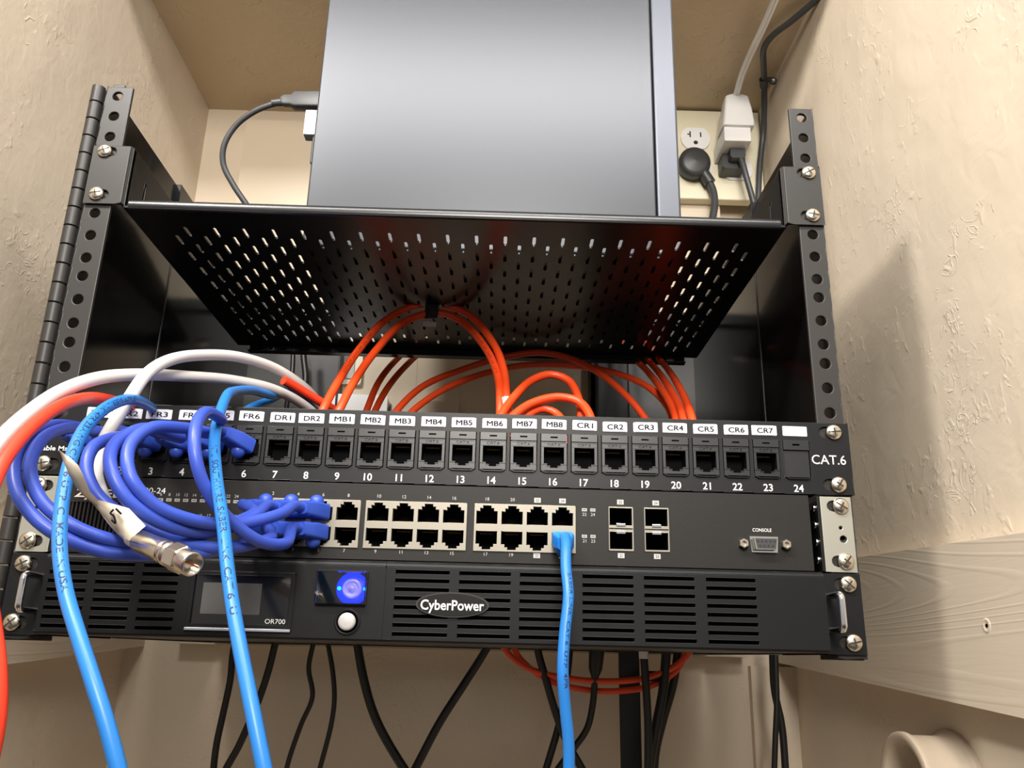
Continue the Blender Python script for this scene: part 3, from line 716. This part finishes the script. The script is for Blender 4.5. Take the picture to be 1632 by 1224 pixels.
# light blue cables
t, c = cable('network_cable', [(262, 672, 40), (248, 656, 10), (225, 640, -40), (196, 638, -90), (162, 655, -120), (132, 688, -138), (112, 735, -150), (99, 800, -158), (95, 870, -166), (104, 940, -174), (124, 1010, -182), (148, 1085, -188), (170, 1155, -190), (192, 1240, -190), (205, 1300, -188)], 2.75, 'azure', 'light blue network cable arching over the patch panel at left and hanging down', 'network cable')
print_on(t, c, 2.75, 'CAT 6 UTP  SABER LINK  4PR 23AWG CAT 6 UTP  C  MADE IN USA', 118, 2.5, 'cabink', 1.5)
t, c = cable('network_cable', [(520, 660, 120), (478, 618, 110), (440, 630, 80), (400, 622, 40), (372, 624, 4), (362, 630, -18), (350, 660, -45), (342, 700, -70), (345, 760, -95), (356, 840, -118), (362, 900, -130), (370, 960, -140), (384, 1040, -150), (402, 1130, -158), (422, 1230, -162), (436, 1300, -162)], 2.9, 'azure', 'light blue network cable reading SOUTHWIRE SABER LINK hanging past the display', 'network cable')
print_on(t, c, 2.9, 'NTL  SOUTHWIRE  SABER  LINK  CAT 6  U', 245, 2.9, 'cabink', 1.45)
q = (centre(blocks[2][0], 3), y0-1, 59.0)
t, c = cable('network_cable', [V3(q, 0, -18, -1), V3(q, 0, -25, -5), (902, 905, -38), (906, 950, -46), (900, 1010, -50), (897, 1070, -52), (901, 1130, -50), (906, 1180, -48), (907, 1240, -46), (907, 1300, -46)], 2.9, 'azure', 'azure network cable plugged into the last lower switch port, hanging straight down', 'network cable')
print_on(t, c, 2.9, 'SABER LINK  CAT 6  UTP  4PR', 30, 1.9, 'cabink', 1.6, y_off=.5)
add_plug(t, q, ('azureplug', -1), (.25, 0, 0))
cable('network_cable', [(378, 668, 60), (395, 652, 70), (430, 638, 90), (470, 622, 110), (490, 640, 125), (505, 672, 130)], 2.75, 'azure', 'light blue network cable strand behind the panel under the white cables', 'network cable')

# white coax
cable('coaxial_cable', [(-30, 740, -150), (5, 696, -135), (50, 655, -112), (100, 622, -88), (160, 602, -60), (225, 597, -30), (300, 600, 5), (370, 606, 40), (440, 622, 75), (490, 650, 100), (530, 690, 120)], 3.5, 'whitec', 'white coaxial cable sweeping out past the left edge of the rack', 'coaxial cable')
A0 = P(222, 862, -126); A1 = P(304, 898, -146); ax = (A1-A0).normalized(); L_ = (A1-A0).length
t, c = cable('coaxial_cable', [(520, 660, 120), (490, 622, 95), (440, 588, 70), (380, 569, 40), (320, 566, 10), (270, 574, -20), (232, 598, -44), (206, 635, -56), (183, 672, -58), (163, 708, -56), (153, 745, -62), (160, 785, -84), (182, 825, -110), A0, A0+ax*4], 3.5, 'whitec', 'white coaxial cable ending in a bare metal screw connector in front of the switch', 'coaxial cable')
k = MB().lathe([(3.6, -6), (3.9, 0), (4.2, 2), (4.6, 6)], A0, ax, 'whitec', 20).build('strain_sleeve', t)
cn = MB().lathe([(4.2, 0), (4.6, .4), (4.8, L_*.5), (4.9, L_*.52), (4.6, L_*.53), (4.6, L_*.55), (5.1, L_*.56), (5.1, L_*.63), (4.7, L_*.64), (4.7, L_*.66)], A0, ax, 'nickel', 28).build('connector', t); tag(cn, 'nickel coaxial connector with hex nut')
MB().lathe([(5.2, L_*.66), (5.9, L_*.68), (5.9, L_*.86), (5.3, L_*.88)], A0, ax, 'nickel', 6, False).build('hex_nut', cn, bevel=.3)
MB().lathe([(5.0, L_*.87), (5.0, L_*1.02), (4.7, L_*1.04), (4.1, L_*1.04), (4.0, L_*.9), (0, L_*.9)], A0, ax, 'nickel', 24).build('collar', cn)
tag(MB().lathe([(.55, L_*.9), (.55, L_*1.13), (0, L_*1.15)], A0, ax, 'copper', 10).build('centre_pin', cn), 'copper centre pin')
# tape flag stuck round the coax, twisted tail
def ribbon(rows, m, th=.25):
    b = MB(); vs = []; n = len(rows)
    for a, bb_ in rows:
        nrm = (bb_-a).cross(Vector((0, 0, 1))).normalized()
        if nrm.length < .1: nrm = Vector((0, -1, 0))
        vs += [a, a.lerp(bb_, .5)+nrm*.3, bb_, a+Vector((0, th, 0)), a.lerp(bb_, .5)+Vector((0, th, 0))+nrm*.3, bb_+Vector((0, th, 0))]
    fs = []
    for i in range(n-1):
        for k in (0, 1, 3, 4): fs.append((i*6+k, i*6+k+1, i*6+k+7, i*6+k+6))
        fs += [(i*6, i*6+6, i*6+9, i*6+3), (i*6+2, i*6+5, i*6+11, i*6+8)]
    fs += [(0, 1, 4, 3), (1, 2, 5, 4), (n*6-6, n*6-3, n*6-2, n*6-5), (n*6-5, n*6-2, n*6-1, n*6-4)]
    return b.add(vs, fs, m, True)
rows = [((93, 716), (95, 718), -168), ((103, 740), (112, 730), -168), ((110, 756), (124, 741), -166), ((120, 775), (134, 760), -160), ((133, 790), (143, 783), -150), ((147, 802), (155, 796), -140), ((166, 824), (180, 803), -134), ((184, 846), (205, 810), -130), ((206, 862), (232, 838), -130)]
fl = ribbon([(P(a[0], a[1], y), P(b_[0], b_[1], y-1)) for a, b_, y in rows], 'tape').build('tape_flag', t); tag(fl, 'cream paper tape flag with a handwritten mark')
b = MB()
def stroke(pts, w_=.45):
    b.tube(spline([P(*p) for p in pts], .8), w_, 'ink', 6)
stroke([(178, 829, -135.5), (184, 834, -136), (181, 822, -136), (176, 818, -136), (181, 812, -135.5)], .4); stroke([(185, 811, -135.5), (193, 819, -136)], .45)
b.build('marking', fl)

# red cable
cable('network_cable', [(250, 672, 60), (225, 654, 20), (185, 640, -30), (145, 634, -70), (105, 643, -100), (65, 668, -122), (30, 702, -138), (2, 742, -150), (-20, 800, -160), (-28, 880, -166), (-14, 980, -172), (-4, 1060, -174), (-4, 1140, -174), (-22, 1240, -172)], 3.0, 'redc', 'red network cable curving out beyond the left edge of the rack', 'network cable')
cable('network_cable', [(452, 606, 60), (470, 616, 68), (500, 634, 80), (545, 662, 95), (570, 685, 110)], 3.2, 'redc', 'short visible run of red cable crossing the blue strands behind label DR2', 'network cable')

# orange cables
def orange(pts, label, r=2.9, grp='orange network cables', ink=None):
    t, c = cable('network_cable', pts, r, 'orange', label, 'network cable', grp)
    if ink: print_on(t, c, r, 'CAT 6 UTP 23AWG 4PR  (UL)  SABER LINK  CAT 6', ink, 1.7, 'orink', 1.5)
    return t
orange([(498, 690, 60), (514, 655, 62), (535, 615, 78), (570, 560, 108), (615, 510, 138), (660, 488, 150), (705, 486, 152), (748, 502, 146), (785, 545, 128), (803, 590, 105), (808, 640, 85), (815, 700, 75)], 'orange cable arching up to the black tie under the shelf, outer strand', 2.95, ink=60)
orange([(522, 690, 62), (540, 655, 64), (562, 612, 80), (598, 560, 108), (640, 516, 138), (672, 502, 148), (705, 499, 150), (738, 514, 145), (772, 552, 128), (792, 595, 105), (797, 640, 85), (795, 700, 75)], 'orange cable arching up to the black tie under the shelf, inner strand', 2.95, ink=200)
og = 'orange cables arcing behind the patch panel'
orange([(572, 690, 190), (586, 650, 200), (603, 610, 225), (630, 575, 260), (680, 530, 300)], 'dark-lit orange cable rising behind the shelf edge, left of a pair', 2.9)
orange([(584, 690, 190), (600, 650, 200), (622, 612, 225), (655, 575, 260), (700, 535, 300)], 'dark-lit orange cable rising behind the shelf edge, right of a pair', 2.9)
orange([(610, 690, 170), (632, 655, 180), (675, 615, 200), (740, 588, 220), (800, 570, 225), (860, 562, 225), (910, 572, 215), (960, 598, 195), (1005, 638, 175), (1045, 690, 160)], 'orange cable in a long low arch ending by label CR3, upper strand', 2.9)
orange([(632, 690, 170), (655, 658, 180), (705, 622, 200), (770, 596, 220), (830, 583, 225), (900, 582, 220), (970, 592, 205), (1030, 615, 185), (1065, 650, 165), (1080, 700, 150)], 'orange cable in a long low arch ending by label CR4, lower strand', 2.9)
orange([(782, 700, 60), (797, 665, 65), (820, 632, 80), (848, 606, 95), (878, 597, 102), (905, 606, 100), (922, 635, 90), (928, 700, 70)], 'orange cable making a tall narrow arch above labels MB7 and MB8', 3.0)
orange([(795, 700, 50), (812, 670, 56), (845, 644, 68), (890, 633, 76), (922, 640, 76), (940, 662, 66), (948, 705, 55)], 'orange cable making a flat arch above label MB8', 3.0)
orange([(815, 700, 60), (835, 668, 68), (862, 652, 76), (885, 658, 76), (900, 680, 66), (905, 710, 60)], 'lowest short orange arch above label MB7', 2.8)
orange([(1085, 700, 90), (1075, 660, 106), (1055, 622, 160), (1030, 590, 225), (1000, 560, 285), (980, 530, 320)], 'orange cable dropping behind labels CR4 and CR5, leftmost of three', 2.9)
orange([(1098, 700, 84), (1087, 660, 98), (1069, 622, 152), (1047, 590, 217), (1020, 560, 280), (1000, 530, 320)], 'orange cable dropping behind labels CR4 and CR5, middle of three', 2.9)
orange([(1112, 700, 78), (1101, 660, 90), (1084, 620, 146), (1064, 588, 212), (1040, 560, 276), (1020, 530, 320)], 'orange cable dropping behind labels CR4 and CR5, rightmost of three', 2.9)
orange([(790, 1000, 300), (806, 1036, 300), (840, 1064, 300), (900, 1080, 300), (970, 1086, 300), (1030, 1080, 300), (1075, 1062, 300), (1102, 1035, 300), (1115, 1000, 300)], 'orange cable sagging below the rack, upper of two', 2.7)
orange([(805, 1000, 306), (828, 1048, 306), (870, 1082, 306), (930, 1099, 306), (990, 1101, 306), (1040, 1092, 306), (1080, 1066, 306), (1100, 1020, 306)], 'orange cable sagging below the rack, lower of two', 2.7)
tag(MB().tube([P(796, 638, 84), P(799, 652, 82), P(801, 666, 80)], 5.2, 'tape', 16).box(*[v for v in (0, 0, 0, 0, 0, 0)], 'tape').build('cable_label') if False else MB().tube([P(806, 636, 86), P(808, 650, 84), P(810, 664, 82)], 3.9, 'tape', 16).build('cable_label'), 'cream paper label wrapped round the orange cable above label MB6', 'label')
# velcro tie under the shelf
vt = thing('cable_tie', P(688, 494, 149), 'black hook-and-loop tie holding two orange cables up under the shelf', 'cable tie')
c0 = P(688, 494, 149); ct = (P(705, 493, 151)-P(670, 495, 147)).normalized()
b = MB(); ring_ = [(c0+ct*h, 1) for h in (-4.5, 4.5)]
vdir = Vector((0, 0, 1)); dd = ct.cross(vdir).normalized(); out = []
for h in (-5.0, 5.0):
    for (u, v) in [(5.0*math.cos(2*math.pi*i/20), 7.2*math.sin(2*math.pi*i/20)) for i in range(20)]: out.append(c0+ct*h+dd*u+vdir*v)
b.add(out, [(i, (i+1) % 20, 20+(i+1) % 20, 20+i) for i in range(20)]+[list(range(20)), list(range(39, 19, -1))], 'velcro', True); b.build('strap', vt)
b = MB().tube([c0+Vector((0, 1, 5)), Vector((c0.x-.5, c0.y+6, 262)), Vector((c0.x-1, c0.y+8, 266))], [4.2, 3.4, 3.4], 'velcro', 10); b.build('strap_tail', vt)
MB().box(c0.x-7, c0.x+4, c0.y+1, c0.y+2, 248, 252, 'grey').build('tie_tab', vt)

# black cords
def cord(pts, r, label, m='blackc', name='power_cable', cat='cable', grp='black cables hanging behind and below the rack'):
    return cable(name, pts, r, m, label, cat, grp)[0]
cord([(385, 990, 300), (372, 1035, 300), (367, 1083, 300), (355, 1140, 300), (345, 1187, 300), (340, 1230, 300), (336, 1300, 300)], 2.9, 'black cord hanging at far left below the rack, nearly straight')
cord([(448, 990, 290), (439, 1024, 290), (428, 1068, 290), (412, 1116, 290), (380, 1190, 290), (358, 1230, 290), (330, 1300, 290)], 3.1, 'black cord slanting down to the left behind the hanging light blue cable')
cord([(505, 990, 300), (499, 1026, 300), (492, 1065, 300), (498, 1110, 300), (479, 1157, 300), (457, 1224, 300), (445, 1300, 300)], 2.2, 'thin wavy black cord below the display, left of a pair')
cord([(518, 990, 300), (523, 1027, 300), (530, 1068, 300), (533, 1113, 300), (528, 1154, 300), (510, 1224, 300), (490, 1300, 300)], 2.2, 'thin wavy black cord below the display, right of a pair')
cord([(566, 990, 290), (570, 1028, 290), (582, 1092, 290), (600, 1148, 290), (641, 1221, 292), (690, 1290, 296)], 3.9, 'thick black cord curving down to the right below the power button')
cord([(795, 990, 310), (776, 1032, 310), (740, 1090, 310), (701, 1151, 310), (664, 1221, 310), (628, 1290, 310)], 3.7, 'thick black cord slanting down to the left below the emblem')
cord([(852, 990, 300), (857, 1035, 300), (870, 1083, 300), (888, 1143, 300), (905, 1185, 300), (930, 1230, 300), (960, 1290, 300)], 3.4, 'black cord crossing behind the azure cable from left to right')
cord([(909, 990, 310), (908, 1035, 310), (902, 1090, 310), (892, 1150, 310), (878, 1200, 310), (866, 1240, 310), (850, 1300, 310)], 3.2, 'black cord mostly hidden behind the azure cable')
pl = cord([(952, 1000, 300), (950, 1040, 300), (948, 1080, 300), (945, 1120, 300), (936, 1160, 300), (915, 1192, 300), (890, 1225, 300), (850, 1290, 300)], 2.9, 'black cord with a thick moulded plug below the vents')
MB().tube([P(952, 1005, 300), P(951, 1040, 300), P(949, 1066, 300), P(948, 1080, 300)], [7, 7, 6.2, 3.2], 'blackc', 16).build('plug', pl)
b = MB(); pts = [P(1000, 960, 330), P(1002, 1040, 330), P(1006, 1130, 330), P(1008, 1300, 330)]
b.prism(rounded(-9.5, 9.5, -3, 3, 1.5), 0, 1, lambda u, v, w: tuple((pts[0] if w == 0 else pts[-1])+Vector((u, v, 0))), 'blackc')
tag(b.build('cable_sleeve'), 'wide flat black cable sleeve hanging behind the thinner cords', 'cable sleeve')
wcd = cord([(1024, 1000, 290), (1026, 1043, 290), (1030, 1100, 290), (1033, 1160, 290), (1033, 1230, 290), (1034, 1300, 290)], 3.4, 'straight black cord with a white collar below the rack')
tag(MB().tube([P(1025, 1020, 290), P(1026, 1050, 290)], 4.3, 'whitep', 16).build('collar', wcd), 'white collar')
cord([(1066, 990, 300), (1062, 1038, 300), (1057, 1098, 300), (1046, 1157, 300), (1036, 1217, 300), (1034, 1300, 303)], 4.2, 'thick black cord bending left below the rack, in front of its neighbour')
cord([(1082, 990, 312), (1080, 1038, 312), (1073, 1090, 312), (1056, 1150, 312), (1044, 1205, 312), (1042, 1300, 314)], 3.8, 'thick black cord swinging out rightmost of the bundle below the sfp cages')
cord([(1228, 990, 320), (1231, 1040, 320), (1234, 1098, 320), (1246, 1157, 320), (1252, 1230, 320), (1256, 1300, 320)], 3.3, 'black cord hanging below the right end, the one curving right')
cord([(1237, 990, 314), (1236, 1045, 314), (1238, 1120, 314), (1236, 1170, 314), (1234, 1230, 314), (1232, 1300, 314)], 2.6, 'black cord hanging below the right end, the straight one')
cord([(466, 540, 330), (467, 570, 330), (465, 600, 330), (458, 640, 330), (452, 700, 330)], 2.4, 'thin black wire behind the rack, left of two under the shelf')
cord([(484, 540, 330), (484, 570, 330), (487, 600, 330), (484, 640, 330), (478, 700, 330)], 3.2, 'black wire behind the rack, right of two under the shelf')
bk = MB().prism(rounded(-13, 13, -4, 4, 2), 0, 1, lambda u, v, w: tuple(Vector((P(1045, 1070, 306).x+u*.8, 306+v, P(1045, 1078, 306).z+(w-.5)*9))), 'velcro')
tag(bk.build('cable_tie'), 'black hook-and-loop tie round the sagging orange cables below the rack', 'cable tie')

# adapter behind the right flange, seen through the gap
ad = thing('power_adapter', P(975, 610, 350), 'black power adapter with a pale label behind the orange cables', 'power adapter')
p0 = P(945, 578, 350); p1 = P(1000, 660, 350)
MB().box(p0.x+2, p1.x, 335, 366, p1.z-10, p0.z, 'rubber').build('housing', ad, bevel=2)
a_ = P(965, 571, 340); b_ = P(990, 576, 340); MB().box(a_.x, b_.x, 334.6, 335, b_.z-1, a_.z+1, 'sticker').build('label', ad)

# wall boxes seen under the shelf
def wbox(name, x0, x1, z0, z1, d_, m, label, cat, rr=3):
    return tag(MB().prism(rounded(x0, x1, z0, z1, rr), 376-d_, 376, XZ, m).build(name, bevel=1.5), label, cat)
wbox('outlet_box', -144, -86, 190, 250, 22, 'whitep', 'white surface outlet box on the backboard behind labels MB1 and MB2', 'outlet box')
wbox('junction_box', -84, -12, 190, 248, 12, 'board', 'cream painted junction box on the backboard beside the white outlet box', 'junction box')
cp = thing('outlet_cover', (-128, 372, 280), 'beige outlet cover plate high on the backboard behind the orange cables', 'outlet cover')
MB().prism(rounded(-150, -118, 266, 330, 3), 370, 376, XZ, 'cream').build('plate', cp, bevel=1); MB().prism(rounded(-144, -126, 272, 300, 2), 368.5, 370, XZ, 'grey').build('insert', cp, bevel=.5)

# ------------------------------------------------------------ outlets, plugs and cords at the top right
ob = thing('wall_outlet', (240, 362, 497), 'large cream cover panel with two duplex outlets at the top right of the back wall', 'outlet panel')
MB().box(150, 329, 362, 376, 498, 617, 'cream').build('cover', ob, bevel=1.5)
def recept(cx, cz):
    b = MB(); pts = []
    for i in range(40):
        t_ = 2*math.pi*i/40; x = 17.2*math.cos(t_); z = 17.2*math.sin(t_); pts.append((cx+x, cz+max(-14, min(14, z))))
    b.prism(pts, 359.5, 362, XZ, 'whitep')
    b.box(cx-7, cx-5.4, 359.3, 359.6, cz+1, cz+9, 'slot').box(cx+5.4, cx+7, 359.3, 359.6, cz+1.5, cz+8, 'slot').box(cx-9.5, cx-7, 359.3, 359.6, cz+4.2, cz+5.8, 'slot')
    b.lathe([(2.6, 0), (2.6, .3)], (cx, 359.6, cz-6), (0, -1, 0), 'slot', 14)
    return b.build('receptacle', ob)
for cx in (251.5, 299):
    for cz in (577, 537): recept(cx, cz)
# white plug and its cord
wp = thing('extension_cable', P(1172, 190, 350), 'flat white cord with a white plug in the upper right outlet', 'cord')
fc = P(1172, 200, 345)
pr = [(P(1172, 154, 322), 7, 5), (P(1172, 159, 322), 13, 8), (P(1173, 180, 322), 15.5, 11), (P(1174, 203, 322), 17.5, 12), (P(1173, 209, 322), 17.5, 12)]
b = MB(); vs = []; 
for c_, w_, d_ in pr: vs += [(c_.x+u, c_.y+v, c_.z) for u, v in rounded(-w_, w_, -d_, d_+4, 3, 3)]
n = 16; fs = []
for j in range(len(pr)-1):
    for i in range(n): fs.append((j*n+i, j*n+(i+1) % n, (j+1)*n+(i+1) % n, (j+1)*n+i))
b.add(vs, fs, 'whitep', True); b.add(vs, [list(range(n)), [4*n+i for i in range(n)]], 'whitep'); 
c_ = P(1172, 210, 322); b.box(c_.x-15, c_.x+15, 314, 361, c_.z-17, c_.z+1, 'whitep'); b.build('plug', wp, bevel=1)
lc = spline([P(1172, 156, 322), P(1184, 115, 274), P(1200, 78, 233), P(1218, 40, 198), P(1235, 0, 164), P(1255, -50, 125)], 5)
b = MB(); 
for dx in (-1.7, 1.7): b.tube([v+Vector((dx, 0, 0)) for v in lc], 2.0, 'whitep', 10)
b.build('cord', wp)
# round black plug
rp = thing('power_cable', P(1108, 257, 350), 'black power cord with a round flat plug in the lower left outlet', 'cord')
c_ = P(1108, 257, 345)
MB().lathe([(17.5, 15), (18.3, 8), (18.3, 2), (16.8, -.5), (12, -2), (0, -3)], c_, (0, 1, .12), 'rubber', 36).build('plug', rp)
MB().tube(spline([P(1117, 270, 352), P(1124, 280, 352), P(1132, 292, 352)], 2), 6.5, 'rubber', 14).build('strain_relief', rp)
MB().tube(spline([P(1128, 286, 352), P(1136, 302, 350), P(1139, 322, 346), P(1136, 346, 342), P(1128, 380, 338)], 4), 4.1, 'greyc', 14).build('cord', rp)
# small black plug
sp = thing('power_cable', P(1168, 262, 350), 'black flat cord with a small square plug in the lower right outlet', 'cord')
c_ = P(1166, 262, 350)
b = MB().prism(rounded(-13, 13, -11, 9, 3), 340, 360, lambda u, v, w: (c_.x+u, w, c_.z+v), 'greyc').prism(rounded(-7, 10, -5, 14, 3), 328, 341, lambda u, v, w: (c_.x+u, w, c_.z+v), 'greyc'); b.build('plug', sp, bevel=1.2)
MB().tube(spline([P(1178, 246, 332), P(1184, 262, 330), P(1190, 284, 330), P(1198, 312, 332), P(1208, 350, 336)], 4), 3.4, 'greyc', 12).build('cord', sp)
# black cord pinned at the ceiling corner
cc = cable('coaxial_cable', [(1345, -50, 131), (1300, 0, 171), (1262, 33, 200), (1230, 58, 223), (1218, 76, 240), (1217, 105, 270), (1218, 130, 296), (1218, 175, 328), (1216, 215, 346), (1211, 262, 352), (1208, 330, 352)], 3.3, 'greyc', 'charcoal cable running down the corner from the ceiling at top right', 'coaxial cable')[0]
cl = thing('cable_clamp', P(1224, 130, 292), 'small black clamp pinning the charcoal cable near the ceiling', 'cable clamp')
q1 = P(1217, 126, 292); q2 = P(1218, 138, 302)
MB().tube([q1, q2], 4.8, 'rubber', 14).build('collar', cl)
c_ = P(1232, 129, 293); MB().box(q1.x, c_.x, q1.y-1, q1.y+1, q1.z-2.5, q1.z+2.5, 'rubber').lathe([(4.2, -1.5), (4.2, 1.5)], c_, (0, 1, 0), 'rubber', 16).build('tab', cl)
tag(MB().lathe([(2.6, 1.4), (2.3, 2.6), (0, 3)], c_, (0, -1, 0), 'brightsteel', 12).build('screw', cl), 'shiny screw head')

# ------------------------------------------------------------ USB lead at the computer's rear
us = thing('usb_cable', P(470, 160, 118), 'charcoal usb cable plugged into the left face of the computer', 'usb cable')
p0 = P(447, 163, 118); p1 = P(463, 161, 118); p2 = P(500, 160, 118)
b = MB(); vs = []
for x, w_ in ((p0.x, 3.6), (p0.x+3, 5), (p0.x+9, 5.2), (p0.x+12, 7.4), (-111.4, 7.8)):
    vs += [(x, 118+u, p1.z+(x-p0.x)*.02+v) for u, v in rounded(-w_*.6, w_*.6, -w_, w_, 1.5, 3)]
fs = []
for j in range(4):
    for i in range(n): fs.append((j*n+i, j*n+(i+1) % n, (j+1)*n+(i+1) % n, (j+1)*n+i))
b.add(vs, fs, 'greyc', True); b.add(vs, [list(range(n)), [4*n+i for i in range(n)]], 'greyc'); b.build('plug', us, bevel=.4)
MB().tube([Vector((p0.x-7, 118, p0.z-1)), Vector((p0.x+1, 118, p0.z))], [2.8, 3.4], 'greyc', 14).build('strain_relief', us)
MB().tube(spline([Vector((p0.x+1, 118, p0.z)), P(432, 167, 119), P(405, 178, 122), P(376, 200, 127), P(357, 232, 132), P(356, 262, 138), P(372, 295, 145), P(394, 328, 152), P(415, 365, 160)], 3), 2.5, 'greyc', 14).build('cord', us)

# ------------------------------------------------------------ closet-rod socket on the right wall
b = MB(); rc = Vector((XR, 96, -82))
b.lathe([(38, 0), (38, 3), (36, 5), (34, 8), (34, 26), (36, 30), (36, 33), (33.5, 34), (30, 33), (28, 29), (28, 4), (0, 4)], rc, (-1, 0, 0), 'ring', 48)
tag(b.build('closet_rod_socket', bevel=.4), 'round cream painted closet rod socket on the right wall under the board', 'rod socket')
